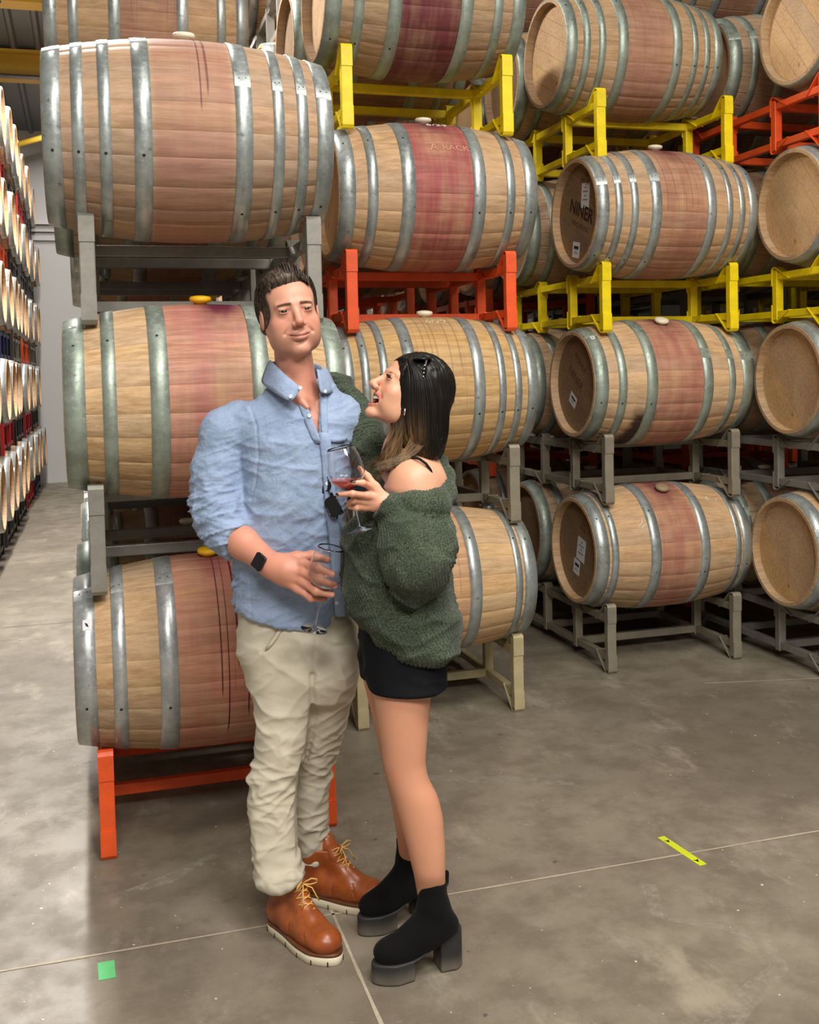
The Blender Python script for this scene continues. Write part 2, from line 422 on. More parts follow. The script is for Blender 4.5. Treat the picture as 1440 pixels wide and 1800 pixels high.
def hoop(x0, x1, v):
    key = (round(x0, 3), round(x1, 3), v)
    if key not in HOOPS:
        a = [.45, -.6, -1.2][v]; HOOPS[key] = (hoop_mesh(x0, x1, a), rivet_mesh([((x0*.7+x1*.3), a+.09), ((x0*.3+x1*.7), a+.10), ((x0+x1)/2, a-1.3), ((x0+x1)/2, a+2.5)]))
    return HOOPS[key]
SETS = {
 8: [(.415, .472), (.345, .382), (.262, .298), (.135, .190)],
 6: [(.404, .472), (.306, .350), (.138, .198)],
 66: [(.405, .472), (.355, .392), (.120, .178)],
 5: [(.415, .472), (.320, .362), (.130, .182)],
}
def head_boards():
    out = []; w_ = [.085, .11, .075, .10, .09, .08, .10, .09]; s = sum(w_); y = -s/2
    for q in w_:
        r = RH-.0265; a, b = y+.0008, y+q-.0008; y += q
        a = max(a, -r+.002); b = min(b, r-.002)
        if b <= a: continue
        pts = []
        for i in range(7):
            t = a+(b-a)*i/6; pts.append((t, math.sqrt(r*r-t*t)))
        for i in range(7):
            t = b-(b-a)*i/6; pts.append((t, -math.sqrt(r*r-t*t)))
        n = len(pts); V = [(0, p[0], p[1]) for p in pts]+[(.02, p[0], p[1]) for p in pts]
        F = [tuple(range(n))[::-1], tuple(range(n, 2*n))]+[(i, (i+1) % n, n+(i+1) % n, n+i) for i in range(n)]
        me = mesh('head_board', V, F); me.materials.append(M_head); out.append(me)
    return out
BOARDS = head_boards()
def disc_head():
    r = RH-.0262; n = 40
    V = [(s, r*math.cos(2*PI*k/n), r*math.sin(2*PI*k/n)) for s in (0, .02) for k in range(n)]
    me = mesh('head', V, [tuple(range(n))[::-1], tuple(range(n, 2*n))]+[(i, (i+1) % n, n+(i+1) % n, n+i) for i in range(n)])
    me.materials.append(M_head); return me
DISC = disc_head()
BUNG = lathe_mesh('bung', [(.0, -.012), (.022, -.012), (.024, .004), (.036, .008), (.040, .018), (.036, .026), (.016, .030), (0, .031)], 20)
M_bungW = simple('white silicone bung', srgb(228, 216, 190), .5, var=.06); M_bungY = simple('yellow silicone bung', srgb(235, 180, 20), .45, var=.05)
M_bungB = simple('beige wooden bung', srgb(150, 130, 98), .6)
M_bungB and BUNG.materials.append(M_bungW)

def barrel(loc, label, wood, hoops=8, hm=None, roll=0, staves=True, boards=None, bung=None, headm=None, group=None, bangle=0, rolled_head=0):
    b = empty('wine_barrel', loc, (roll, 0, 0), label=label, cat='barrel', group=group)
    if staves:
        for me in STAVES: link('stave', me, b, wood)
    else: link('body', BODY, b, wood)
    v = random.randrange(3)
    for (x0, x1) in SETS[hoops]:
        for s in (-1, 1):
            a, c = (x0, x1) if s > 0 else (-x1, -x0)
            hm_, rv = hoop(a, c, (v+(s > 0)) % 3)
            ho = link('hoop', hm_, b, hm or M_hoopA)
            if staves: link('rivet', rv, ho, M_hole)
    hm2 = headm or M_head
    if boards is not None:
        for me in BOARDS:
            o = link('head_board', me, b, hm2); o.location = (-.432, 0, 0); o.rotation_euler = (boards, 0, 0)
    else:
        o = link('head', DISC, b, hm2); o.location = (-.432, 0, 0)
    o = link('head', DISC, b, hm2); o.location = (.412, 0, 0)
    if bung:
        o = link('bung', BUNG, b, bung); o.location = (0, RB*math.sin(bangle), RB*math.cos(bangle)); o.rotation_euler = (-bangle, 0, 0)
    return b

# ------------------------------------------------------------------ racks (two barrels side by side)
RHT = .374      # height of a rack post
DYS = (-.2, .2, .62, 1.02)   # four uprights of a side frame, from the front barrel's axis
def rack_parts():
    P = []
    tb = .040
    def bx(c, s): return box_mesh('bar', c, s, .004)
    P.append(('post', bx((0, 0, RHT/2), (.052, tb, RHT-.03))))
    P.append(('upright', bx((0, 0, RHT/2), (.045, tb, .27))))
    P.append(('rail', bx((0, 0, 0), (.036, 1.26, .038))))
    P.append(('cross_bar', bx((0, 0, 0), (.78-.052, .036, .042))))
    # bent cradle straps, s=+1 reaches toward +y
    def strap(top, s, hh):
        zt = RHT/2+hh; pr = []
        pr.append((-s*.021, zt-.10)); pr.append((-s*.021, zt-.014)); pr.append((-s*.013, zt-.003)); pr.append((0, zt)); pr.append((s*.012, zt-.002))
        pr.append((s*.030, zt-.014)); pr.append((s*.125, RHT/2+.085))
        if not top: pr = [(y, RHT-z) for y, z in pr]
        return strip_mesh('strap', pr, .052, .005)
    return P, strap
_rp, _strap = rack_parts()
RP = dict(_rp)
STR = {(t, s, k): _strap(t, s, h) for t in (True, False) for s in (-1, 1) for k, h in (('post', RHT/2), ('upright', RHT/2-.035))}
RX = .385
def rack_matlist(mt):
    for me in list(RP.values())+list(STR.values()):
        if not me.materials: me.materials.append(mt)
def rack(loc, label, mt, group=None, full=True, floor=False, dys=DYS):
    r = empty('barrel_rack', loc, label=label, cat='rack', group=group)
    rack_matlist(mt)
    if not full:
        bm = bmesh.new()
        for sx in (-RX, RX):
            for i, dy in enumerate(DYS): add_box(bm, (sx, dy, RHT/2), (.05, .04, RHT if i in (0, 3) else .27))
            for z in (.075, RHT-.075): add_box(bm, (sx, .41, z), (.036, 1.24, .038))
        for dy in DYS[1:3]:
            for z in (.075, RHT-.075): add_box(bm, (0, dy, z), (.74, .036, .042))
        me = RP.get('joined') or bmesh_out(bm, 'frame'); RP['joined'] = me
        link('frame', me, r, mt); return r
    for sx in (-RX, RX):
        for i, dy in enumerate(DYS):
            k = 'post' if i in (0, 3) else 'upright'
            o = link(k, RP[k], r, mt); o.location = (sx, dy, 0)
            s = 1 if i in (0, 2) else -1
            for top in (True, False):
                if floor and not top and k == 'upright': continue
                c = link('cradle_strap', STR[(top, s, k)], o, mt)
        for z in (.083, RHT-.083):
            o = link('rail', RP['rail'], r, mt); o.location = (sx, .41, z)
    for dy in DYS[1:3]:
        for z in (.083, RHT-.083):
            o = link('cross_bar', RP['cross_bar'], r, mt); o.location = (0, dy, z)
    return r
def paint(name, c, chip=(110, 95, 70), rough=.45, metal=0):
    t = NT(name); n = t.noise(t.coord(), 7, 5, .7); n2 = t.noise(t.coord(), 40, 4, .7)
    col = t.mix(t.ramp(n, .3, .7), srgb(*c), srgb(*[int(v*.88) for v in c]))
    col = t.mix(t.ramp(n2, .66, .76, 0, .7), col, srgb(*chip))
    t.set(Base_Color=col, Roughness=t.ramp(n2, .3, .7, rough-.05, rough+.1), Metallic=metal); t.bump(n2, .08, .001)
    return t.m
M_yel = paint('yellow rack paint', (248, 220, 8), (140, 120, 30))
M_org = paint('orange rack paint', (244, 92, 36), (120, 45, 25))
M_cream = paint('cream rack paint', (186, 172, 132), (130, 112, 80))
M_gry = paint('bare steel rack', (150, 147, 139), (104, 100, 92), .40, .35)
M_tau = paint('taupe rack paint', (150, 142, 124), (100, 92, 80), .5, .3)
M_red = paint('red rack paint', (190, 30, 28)); M_navy = paint('navy rack paint', (34, 44, 96)); M_char = paint('charcoal rack paint', (62, 62, 64))

# the stacks; axis heights follow the pile
Z0, DZ = .640, .9157
def zrack(l): return 0 if l == 0 else Z0+(l-1)*DZ+.271
W = {}
def wood(*a, **k):
    return mat_wood('oak stave wood', *a, **k)
tan = (190, 156, 112); tand = (160, 122, 78)
spec = {
 '1a': (.365, 3.921, 0, wood(tan, tand, (184, 116, 96), .95, .15, .6, 1.0, 1, dc=.07, dw=.062, dz0=.30), 6, M_hoopC, M_bungY, 'bottom oak barrel of the nearest left stack, dark wine drips over pink band'),
 '1b': (.363, 3.889, 1, wood((205, 168, 118), tand, (184, 112, 108), .85, .15, 1.3, 0, 2, lean=.06), 6, M_hoopB, M_bungY, 'oak barrel behind the man, middle of the left stack, yellow bung and pink stain'),
 '1c': (.330, 3.843, 2, wood((176, 142, 108), (148, 114, 82), (172, 118, 102), .70, .125, .25, .7, 3, dc=.045, dw=.04, dz0=.50), 8, M_hoopA, M_bungW, 'largest oak barrel topping the nearest left stack, thin wine trickles, eight hoops'),
 '2a': (1.476, 4.828, 0, wood((208, 170, 116), (178, 136, 86), (180, 110, 90), .35, .14, .9, .25, 4), 66, M_hoopA, M_bungB, 'bottom oak barrel behind the woman on the cream floor rack'),
 '2b': (1.508, 4.850, 1, wood((206, 166, 100), (172, 128, 66), (170, 120, 80), .12, .14, .25, .3, 5), 8, M_hoopA, M_bungW, 'honey-coloured oak barrel behind the woman\'s head, below the orange rack'),
 '2c': (1.527, 4.861, 2, wood((200, 160, 110), (166, 124, 80), (164, 84, 82), 1.05, .15, 1.1, 0, 6), 6, M_hoopA, M_bungW, 'oak barrel with broad raspberry band and chalk writing on the orange rack'),
 '2d': (1.491, 4.866, 3, wood((176, 142, 100), (142, 108, 74), (112, 54, 58), 1.1, .15, .4, .5, 7), 6, M_hoopB, None, 'oak barrel with deep purple stain high on the left yellow rack, cut at top'),
 '3a': (2.958, 5.287, 0, wood((202, 164, 116), (172, 132, 88), (170, 106, 92), .9, .12, .8, 0, 8), 66, M_hoopA, M_bungB, 'bottom oak barrel of the third stack, two chalk marks, beige bung'),
 '3b': (2.960, 5.273, 1, wood((206, 168, 120), (176, 136, 90), (174, 112, 96), 1.0, .15, 1.0, 0, 9, spill=.95), 6, M_hoopB, M_bungW, 'oak barrel with dark spill low on its side, second level of the third stack'),
 '3c': (2.959, 5.211, 2, wood((196, 158, 112), (164, 124, 82), (164, 104, 88), .8, .14, 1.0, .3, 10), 8, M_hoopA, M_bungW, 'oak barrel with winery lettering and paper sheets on its head, between yellow racks'),
 '3d': (2.913, 5.454, 3, wood((186, 150, 108), (156, 120, 82), (164, 108, 96), .75, .14, .2, .2, 11), 8, M_hoopB, None, 'plain-headed oak barrel atop the third stack on the upper yellow rack'),
 '4a': (3.936, 4.770, 0, wood(tan, tand, amount=.4, seed=12), 6, M_hoopA, M_bungW, 'bottom oak barrel at the right frame edge, slanting head boards'),
 '4b': (3.969, 4.771, 1, wood(tan, tand, amount=.4, seed=13), 6, M_hoopA, M_bungW, 'second barrel up at the right frame edge, head framed by a hoop'),
 '4c': (3.989, 4.763, 2, wood(tan, tand, amount=.4, seed=14), 6, M_hoopA, M_bungW, 'third barrel up at the right frame edge, honey-coloured head'),
 '4d': (4.003, 4.741, 3, wood(tan, tand, amount=.4, seed=15), 6, M_hoopB, None, 'top barrel in the upper right corner on the orange-red rack'),
}
BAR = {}
for k, (x, y, l, wd, hp, hm, bg, lab) in spec.items():
    bd = None
    if k[0] in '34': bd = {'3': R(-62), '4': R(-38)}[k[0]]
    if k == '2d' or k == '2c': bd = R(10)
    hd = {'3a': M_headD, '3b': M_headD, '3c': M_headD, '4c': M_headP, '4d': M_headP, '2d': M_headP, '2c': M_headP}.get(k, M_head)
    BAR[k] = barrel((x, y, Z0+l*DZ), lab, wd, hp, hm, boards=bd, bung=bg, headm=hd, bangle={'3b': -.42, '3a': -.42, '3c': -.12}.get(k, -.1) if bg else 0)
rk = {'1a': (M_org, 'orange floor rack under the nearest left stack'), '1b': (M_gry, 'bare steel rack above the bottom barrel of the left stack'), '1c': (M_gry, 'bare steel rack carrying the largest top left barrel'),
 '2a': (M_cream, 'cream floor rack behind the couple'), '2b': (M_tau, 'taupe rack just right of the woman\'s shoulder'), '2c': (M_org, 'orange rack right of the man\'s head'), '2d': (M_yel, 'yellow rack high above the orange rack'),
 '3a': (M_tau, 'taupe floor rack of the third stack'), '3b': (M_tau, 'taupe rack between the lower two barrels of the third stack'), '3c': (M_yel, 'lower yellow rack of the third stack'), '3d': (M_yel, 'upper yellow rack of the third stack with slanting rails'),
 '4a': (M_gry, 'steel floor rack at the right frame edge'), '4b': (M_gry, 'steel rack one level up at the right frame edge'), '4c': (M_yel, 'yellow rack cut by the right frame edge'), '4d': (M_org, 'orange-red rack at the upper right frame edge')}
colX = {'1': (.365, 3.90), '2': (1.50, 4.855), '3': (2.975, 5.26), '4': (3.97, 4.765)}
M_back = [wood((184, 148, 106), (152, 116, 76), (140, 74, 74), .6, .14, .5, .2, 20+i) for i in range(3)]
LV = ['bottom level', 'second level', 'third level', 'fourth level', 'fifth level']
ST = {'1': 'left stack', '2': 'second stack', '3': 'third stack', '4': 'right edge stack'}
for k, (mt, lab) in rk.items():
    cx, cy = colX[k[0]]; l = spec[k][2]
    if k == '3d': cx, cy = 2.98, 5.30
    rack((cx, cy, zrack(l)), lab, mt, floor=(l == 0))
    BX, BY = spec[k][0], spec[k][1]
    barrel((BX+random.uniform(-.03, .03), cy+.82, Z0+l*DZ), 'shadowed barrel behind the front one, %s of the %s' % (LV[l], ST[k[0]]), M_back[l % 3], 6, M_hoopB, staves=False, headm=M_head if k[0] == '1' else (M_headP if k[0] == '4' and l > 2 else M_headD), bung=M_bungW)
# deeper stacks
for s, (cx, cy, L0, n) in {'1': (.26, 5.47, 0, 4), '2': (1.52, 6.58, 0, 5), '3': (2.98, 7.0, 0, 5), '4': (4.2, 6.5, 0, 5)}.items():
    for l in range(L0, n):
        y = cy; cx = {'1': .385 if l < 3 else .27}.get(s, cx)
        mt = [M_org, M_gry, M_yel, M_gry, M_org][(l+int(s)) % 5]
        rack((cx, y, zrack(l)), 'rack in the rear shadows, %s behind the %s' % (LV[l], ST[s]), M_gry if s == '1' else mt, full=False)
        for j in (0, 1):
            first = s == '1' and l == 3 and j == 0
            barrel((cx+random.uniform(-.03, .03), y+.82*j, Z0+l*DZ), ('oak barrel peeking over the top left barrel, cut by the frame top' if first else 'rear barrel, %s, %s place behind the %s' % (LV[l], ('third', 'fourth')[j], ST[s])), M_back[(l+j) % 3], 6 if not first else 5, M_hoopA, staves=first, headm=M_headP)
# rows deeper in the building, two more racks back and one column to the right
for s, cx, cy in (('1', .35, 7.2), ('2', 1.52, 8.3), ('3', 2.98, 8.7), ('4', 4.2, 8.2), ('5', 5.35, 5.2), ('5', 5.35, 6.9)):
    for l in range(5):
        nm = dict(ST, **{'5': 'right edge stack'})[s]; far = 'far back' if s != '5' else ('outermost front' if cy < 6 else 'outermost rear')
        rack((cx, cy, zrack(l)), '%s rack, %s, in line with the %s' % (far, LV[l], nm), [M_yel, M_gry, M_org, M_gry, M_yel][(l*2+int(s)) % 5], full=False)
        for j in (0, 1):
            barrel((cx+random.uniform(-.03, .03), cy+.82*j, Z0+l*DZ), '%s barrel, %s, %s, in line with the %s' % (far, LV[l], ('near place', 'rear place')[j], nm), M_back[(l+j) % 3], 6, M_hoopA, staves=False, headm=M_headD)
# far left row along the aisle
M_far = wood((200, 160, 110), (170, 128, 80), amount=0, seed=31)
M_headF = simple('pale barrel head', srgb(216, 172, 118), .5, var=.1, scale=6)
cols = [M_char, M_gry, M_red, M_char, M_navy, M_char]
for l in range(5):
    for j in range(6):
        y0 = 8.0+j*1.64+.03*l
        mt = M_org if (l, j) in ((3, 2), (2, 4)) else cols[(l*2+j*3) % 6]
        if l == 0: mt = [M_char, M_char, M_char, M_char, M_red, M_navy][j]
        rack((-1.32, y0, zrack(l)), 'rack in the far left row, %s, %s from the near end' % (LV[l], ['first', 'second', 'third', 'fourth', 'fifth', 'last'][j]), mt, full=False, group='racks of the far left row')
        for q in (0, 1):
            n = 2*j+q
            b = barrel((-1.305+random.uniform(-.03, .03), y0+.82*q, Z0+l*DZ), 'barrel in the far left row, %s, %s from the near end' % (LV[l], ['nearest', 'second', 'third', 'fourth', 'fifth', 'sixth', 'seventh', 'eighth', 'ninth', 'tenth', 'eleventh', 'last'][n]), M_far, 6, M_hoopC, staves=False, headm=M_headF, group='barrels of the far left row')

# ------------------------------------------------------------------ writing and paper on the barrels
M_ink = simple('dark branded ink', srgb(48, 30, 20), .7); M_chalk = simple('white chalk', srgb(226, 220, 205), .9, var=.2, scale=80)
M_ink2 = simple('faded branded ink', srgb(96, 68, 44), .7)
M_paper = simple('white paper', srgb(222, 222, 226), .7, var=.03); M_prt = simple('grey print', srgb(120, 120, 126), .8); M_prtD = simple('black print bar', srgb(30, 28, 32), .7)
def head_text(bk, txt, size, y, z, tilt, mat, bold=0):
    me = text_mesh(txt, size, bold=bold)
    # text plane -> left head (normal -x): text x -> -y, text y -> z
    ca, sa = math.cos(tilt), math.sin(tilt)
    for v in me.vertices:
        tx, ty, tz = v.co; a = tx*ca-ty*sa; b = tx*sa+ty*ca
        v.co = (-.4322-.0006-tz, y-a, z+b)
    me.materials.clear()
    return link('lettering', me, BAR[bk], mat)
def sticker(bk, y, z, wy, wz, tilt, lines=4, bar=False):
    ca, sa = math.cos(tilt), math.sin(tilt)
    def q(a, b, d): return (-.4322-d, y-(a*ca-b*sa), z+(a*sa+b*ca))
    def rect(a0, a1, b0, b1, d):
        V = [q(a0, b0, d), q(a1, b0, d), q(a1, b1, d), q(a0, b1, d), q(a0, b0, d-.0008), q(a1, b0, d-.0008), q(a1, b1, d-.0008), q(a0, b1, d-.0008)]
        return V, [(0, 1, 2, 3), (4, 7, 6, 5), (0, 4, 5, 1), (1, 5, 6, 2), (2, 6, 7, 3), (3, 7, 4, 0)]
    s = link('paper_label', mesh('paper', *rect(-wy/2, wy/2, -wz/2, wz/2, .0012)), BAR[bk], M_paper)
    if bar: link('printed_bar', mesh('bar', *rect(-wy*.3, wy*.36, wz*.05, wz*.25, .0016)), s, M_prtD)
    for i in range(lines):
        zz = wz*(.32-.5*i/max(1, lines-1)) if not bar else -wz*(.1+.12*i)
        link('printed_line', mesh('line', *rect(-wy*(.3 if i % 2 else .12), wy*(.3 if i % 2 else .12), zz-wz*.02, zz+wz*.03, .0016)), s, M_prt)
tl = R(-18)
tl = R(-22)
head_text('3c', 'NINER', .100, -.012, .012, tl, M_ink, .0018)
head_text('3c', 'WINE ESTATES', .032, .010, -.062, tl, M_ink2)
head_text('3c', '16\nM7.5H', .040, -.075, .180, tl, M_ink2)
sticker('3c', -.065, .090, .095, .13, R(-8), 4)
sticker('3c', .06, -.185, .085, .085, R(-12), 2, True)
head_text('3b', 'PETRALE', .042, -.03, .115, R(-40), M_ink2)
head_text('3b', 'NINER', .068, .03, .03, R(-38), M_ink2)
sticker('3b', .07, -.09, .085, .065, R(-35), 2, True)
head_text('3a', '16\nM75', .035, -.05, .13, R(-20), M_ink2)
sticker('3a', -.02, .0, .10, .13, R(-14), 4)
sticker('3a', .04, -.105, .075, .085, R(-14), 2, True)
def wrap_text(bk, txt, size, x, ang, mat, bold=0, skew=0, tilt=0):
    """chalk letters laid on the curved side; ang measured from the top toward the viewer"""
    me = text_mesh(txt, size, ext=.0004, bold=bold)
    for v in me.vertices:
        tx, ty, tz = v.co; tx, ty = tx*math.cos(tilt)-ty*math.sin(tilt), tx*math.sin(tilt)+ty*math.cos(tilt)
        X = x+tx+skew*ty; r = brad(X)+.0012+tz; a = -(ang-ty/RB)
        v.co = (X, r*math.sin(a), r*math.cos(a))
    me.materials.clear()
    return link('chalk_mark', me, BAR[bk], mat)
def chalk_line(bk, pts, wd=.004):
    V = []; F = []; P = [Vector(p) for p in pts]
    for i, p in enumerate(P):
        d = (P[min(i+1, len(P)-1)]-P[max(0, i-1)]).normalized(); s = Vector((-d.y, d.x))*wd/2
        for q in (p+s, p-s):
            r = brad(q.x)+.0014; a = -(q.y); V.append((q.x, r*math.sin(a), r*math.cos(a)))
    F = [(2*i, 2*i+1, 2*i+3, 2*i+2) for i in range(len(P)-1)]
    link('chalk_mark', mesh('chalk', V, F), BAR[bk], M_chalk)
wrap_text('2c', '6/29', .060, .03, .42, M_chalk, .0003, .1)
chalkP = simple('faint chalk', srgb(196, 140, 120), .9)
wrap_text('2c', 'A', .06, -.035, 1.02, chalkP); wrap_text('2c', 'RACK', .05, .07, 1.02, chalkP)
wrap_text('2b', '6/29', .060, .02, .42, simple('faded chalk', srgb(214, 196, 160), .9), 0)
chalk_line('3a', [(-.23, 1.02), (-.20, .96), (-.205, 1.04), (-.235, 1.10), (-.19, 1.13), (-.16, 1.10), (-.19, 1.07), (-.215, 1.13), (-.18, 1.17)])
chalk_line('3a', [(.22, .62), (.25, .60), (.235, .66), (.26, .72), (.30, .70), (.31, .64), (.28, .60), (.25, .62), (.245, .69), (.27, .66), (.30, .67)])
# small white tags on hoops
def hoop_tag(bk, x, ang, w_=.022, h_=.030):
    V = []
    for dx, da in ((-1, -1), (1, -1), (1, 1), (-1, 1)):
        X = x+dx*w_/2; r = brad(X)+.0042; a = -(ang+da*h_/2/RH); V.append((X, r*math.sin(a), r*math.cos(a)))
    t = link('paper_label', mesh('tag', V, [(0, 1, 2, 3)]), BAR[bk], M_paper)
    V2 = [Vector(V[0]).lerp(Vector(V[2]), .25)]; c = sum((Vector(v) for v in V), Vector())/4
    P = [c+(Vector(v)-c)*f+Vector((0, -.0006, .0003)) for v, f in zip(V, (.5, .2, .5, .2))]
    link('printed_bar', mesh('print', P, [(0, 1, 2, 3)]), t, M_prtD)
hoop_tag('1a', -.43, .95, .026, .036); hoop_tag('1b', -.44, .5, .024, .014); hoop_tag('3b', -.43, .62)
# ------------------------------------------------------------------ people: implicit surfaces turned into continuous meshes
# frame of the couple: u to the camera's right, v away from it, z up; metres from the spot on the floor under the camera
_M3 = np.array([[math.cos(YAW), math.sin(YAW), 0], [-math.sin(YAW), math.cos(YAW), 0], [0, 0, 1]])  # columns: u, v, z in world
_cR = _M3.T@np.array(_R); _cU = _M3.T@np.array(_U); _cF = _M3.T@np.array(_F)
def at(px, py, v):
    d = _cF+_cR*(px-720)/CF-_cU*(py-CCY)/CF
    t = v/d[1]
    return np.array([d[0]*t, v, CH+d[2]*t])
def A(*p): return [at(*q) for q in p]
ROOT = []
def frame_empty(name, px, v, **kw):
    o = at(px, 900, v); wl = _M3@np.array([o[0], v, 0])
    e = empty(name, tuple(wl), (0, 0, -YAW), **kw); e['_o'] = 0; del e['_o']
    return e, np.array([o[0], v, 0])

_rg = np.random.default_rng(5)
_NL = _rg.random((32, 32, 32)).astype(np.float32)
def vnoise(P, f, off=0.0):
    q = P*f+off; i = np.floor(q).astype(int); t = q-i; t = t*t*(3-2*t); i &= 31; j = (i+1) & 31
    def g(a, b, c): return _NL[a, b, c]
    x0, y0, z0 = i.T; x1, y1, z1 = j.T; tx, ty, tz = t.T
    c00 = g(x0, y0, z0)*(1-tx)+g(x1, y0, z0)*tx; c10 = g(x0, y1, z0)*(1-tx)+g(x1, y1, z0)*tx
    c01 = g(x0, y0, z1)*(1-tx)+g(x1, y0, z1)*tx; c11 = g(x0, y1, z1)*(1-tx)+g(x1, y1, z1)*tx
    return (c00*(1-ty)+c10*ty)*(1-tz)+(c01*(1-ty)+c11*ty)*tz

def smin(a, b, k):
    if k <= 0: return np.minimum(a, b)
    h = np.maximum(k-np.abs(a-b), 0)/k
    return np.minimum(a, b)-h*h*k*.25
def smax(a, b, k): return -smin(-a, -b, k)

class Field:
    def __init__(s, lo, hi, h):
        s.lo = np.array(lo, float); s.h = h
        s.n = np.ceil((np.array(hi)-s.lo)/h).astype(int)+1
        s.f = np.full(tuple(s.n), .5, np.float32)
        s.ax = [(s.lo[i]+np.arange(s.n[i])*h).astype(np.float32) for i in range(3)]
    def like(s):
        g = Field.__new__(Field); g.lo, g.h, g.n, g.ax = s.lo, s.h, s.n, s.ax; g.f = np.full(tuple(s.n), .5, np.float32); return g
    def sub(s, lo, hi):
        a = np.clip(np.floor((np.array(lo)-s.lo)/s.h).astype(int), 0, s.n); b = np.clip(np.ceil((np.array(hi)-s.lo)/s.h).astype(int)+1, 0, s.n)
        sl = tuple(slice(x, y) for x, y in zip(a, b))
        X = s.ax[0][sl[0]][:, None, None]; Y = s.ax[1][sl[1]][None, :, None]; Z = s.ax[2][sl[2]][None, None, :]
        return sl, X, Y, Z
    def op(s, fn, lo, hi, k, mode):
        pad = k+.012 if mode != 'sub' else k+.004
        sl, X, Y, Z = s.sub(np.array(lo)-pad, np.array(hi)+pad)
        if min(q.stop-q.start for q in sl) <= 0: return
        d = fn(X, Y, Z)
        c = s.f[sl]
        s.f[sl] = smin(c, d, k) if mode == 'add' else smax(c, -d, k)
    def cap(s, a, b, ra, rb=None, k=.01, mode='add'):
        rb = ra if rb is None else rb
        a = np.asarray(a, float); b = np.asarray(b, float); ab = b-a; L2 = max(ab@ab, 1e-9)
        def fn(X, Y, Z):
            t = np.clip(((X-a[0])*ab[0]+(Y-a[1])*ab[1]+(Z-a[2])*ab[2])/L2, 0, 1)
            return np.sqrt((X-a[0]-t*ab[0])**2+(Y-a[1]-t*ab[1])**2+(Z-a[2]-t*ab[2])**2)-(ra+(rb-ra)*t)
        r = max(ra, rb); s.op(fn, np.minimum(a, b)-r, np.maximum(a, b)+r, k, mode)
    def chain(s, pts, rs, k=.01, mode='add'):
        for i in range(len(pts)-1): s.cap(pts[i], pts[i+1], rs[i], rs[i+1], k, mode)
    def ell(s, c, r, B=None, k=.01, mode='add'):
        c = np.asarray(c, float); r = np.asarray(r, float); B = np.eye(3) if B is None else np.asarray(B)   # rows of B = axes
        def fn(X, Y, Z):
            dx, dy, dz = X-c[0], Y-c[1], Z-c[2]
            q = [(dx*B[i][0]+dy*B[i][1]+dz*B[i][2]) for i in range(3)]
            k0 = np.sqrt((q[0]/r[0])**2+(q[1]/r[1])**2+(q[2]/r[2])**2)
            k1 = np.sqrt((q[0]/r[0]**2)**2+(q[1]/r[1]**2)**2+(q[2]/r[2]**2)**2)
            return k0*(k0-1)/np.maximum(k1, 1e-6)
        R_ = r.max(); s.op(fn, c-R_, c+R_, k, mode)
    def box(s, c, r, B=None, rad=.004, k=.0, mode='add'):
        c = np.asarray(c, float); r = np.asarray(r, float); B = np.eye(3) if B is None else np.asarray(B)
        def fn(X, Y, Z):
            dx, dy, dz = X-c[0], Y-c[1], Z-c[2]
            q = [np.abs(dx*B[i][0]+dy*B[i][1]+dz*B[i][2])-(r[i]-rad) for i in range(3)]
            return np.sqrt(sum(np.maximum(t, 0)**2 for t in q))+np.minimum(np.maximum(np.maximum(q[0], q[1]), q[2]), 0)-rad
        R_ = np.linalg.norm(r); s.op(fn, c-R_, c+R_, k, mode)
    def loft(s, rows, k=.02, mode='add', n=2.0, cap=.01):
        """rows: (z, cu, cv, ru, rv, skew) bottom to top"""
        rows = sorted(rows, key=lambda r: r[0]); z = np.array([r[0] for r in rows]); D = [np.array([r[i] for r in rows]) for i in range(1, 5)]
        TW = np.array([r[5] if len(r) > 5 else 0 for r in rows])
        zz = np.linspace(z[0], z[-1], 160); SM = []
        for q in D+[TW]:
            w = np.interp(zz, z, q); w = np.convolve(np.pad(w, 5, 'edge'), np.hanning(13)[1:-1]/np.hanning(13).sum(), 'valid'); SM.append(w)
        def fn(X, Y, Z):
            zf = Z.ravel(); cu, cv, ru, rv, tw = [np.interp(zf, zz, w).astype(np.float32)[None, None, :] for w in SM]
            c, s_ = np.cos(tw), np.sin(tw); x = X-cu; y = Y-cv
            a = np.abs((x*c+y*s_)/ru); b = np.abs((-x*s_+y*c)/rv)
            d = ((a**n+b**n)**(1/n)-1)*np.minimum(ru, rv)
            return smax(smax(d, Z-z[-1], cap), z[0]-Z, cap)
        m = max(D[2].max(), D[3].max())
        s.op(fn, (D[0].min()-m, D[1].min()-m, z[0]), (D[0].max()+m, D[1].max()+m, z[-1]), k, mode)
    def mesh(s):
        f = s.f; n = f.shape; cs = tuple(x-1 for x in n); S = np.zeros(cs+(3,), np.float32); C = np.zeros(cs, np.float32)
        E = []; sg = f < 0
        for a in range(3):
            s0 = [slice(None)]*3; s1 = [slice(None)]*3; s0[a] = slice(0, -1); s1[a] = slice(1, None)
            m = sg[tuple(s0)] != sg[tuple(s1)]
            idx = np.argwhere(m)
            ok = np.ones(len(idx), bool)
            o1, o2 = [q for q in range(3) if q != a]
            ok &= (idx[:, o1] > 0) & (idx[:, o2] > 0) & (idx[:, o1] < n[o1]-1) & (idx[:, o2] < n[o2]-1)
            idx = idx[ok]; j = idx.copy(); j[:, a] += 1
            f0 = f[tuple(idx.T)]; f1 = f[tuple(j.T)]; t = f0/(f0-f1)
            p = idx.astype(np.float32); p[:, a] += t
            for d1 in (0, 1):
                for d2 in (0, 1):
                    c = idx.copy(); c[:, o1] -= d1; c[:, o2] -= d2
                    np.add.at(S, tuple(c.T), p); np.add.at(C, tuple(c.T), 1)
            E.append((a, o1, o2, idx, f0 < 0))
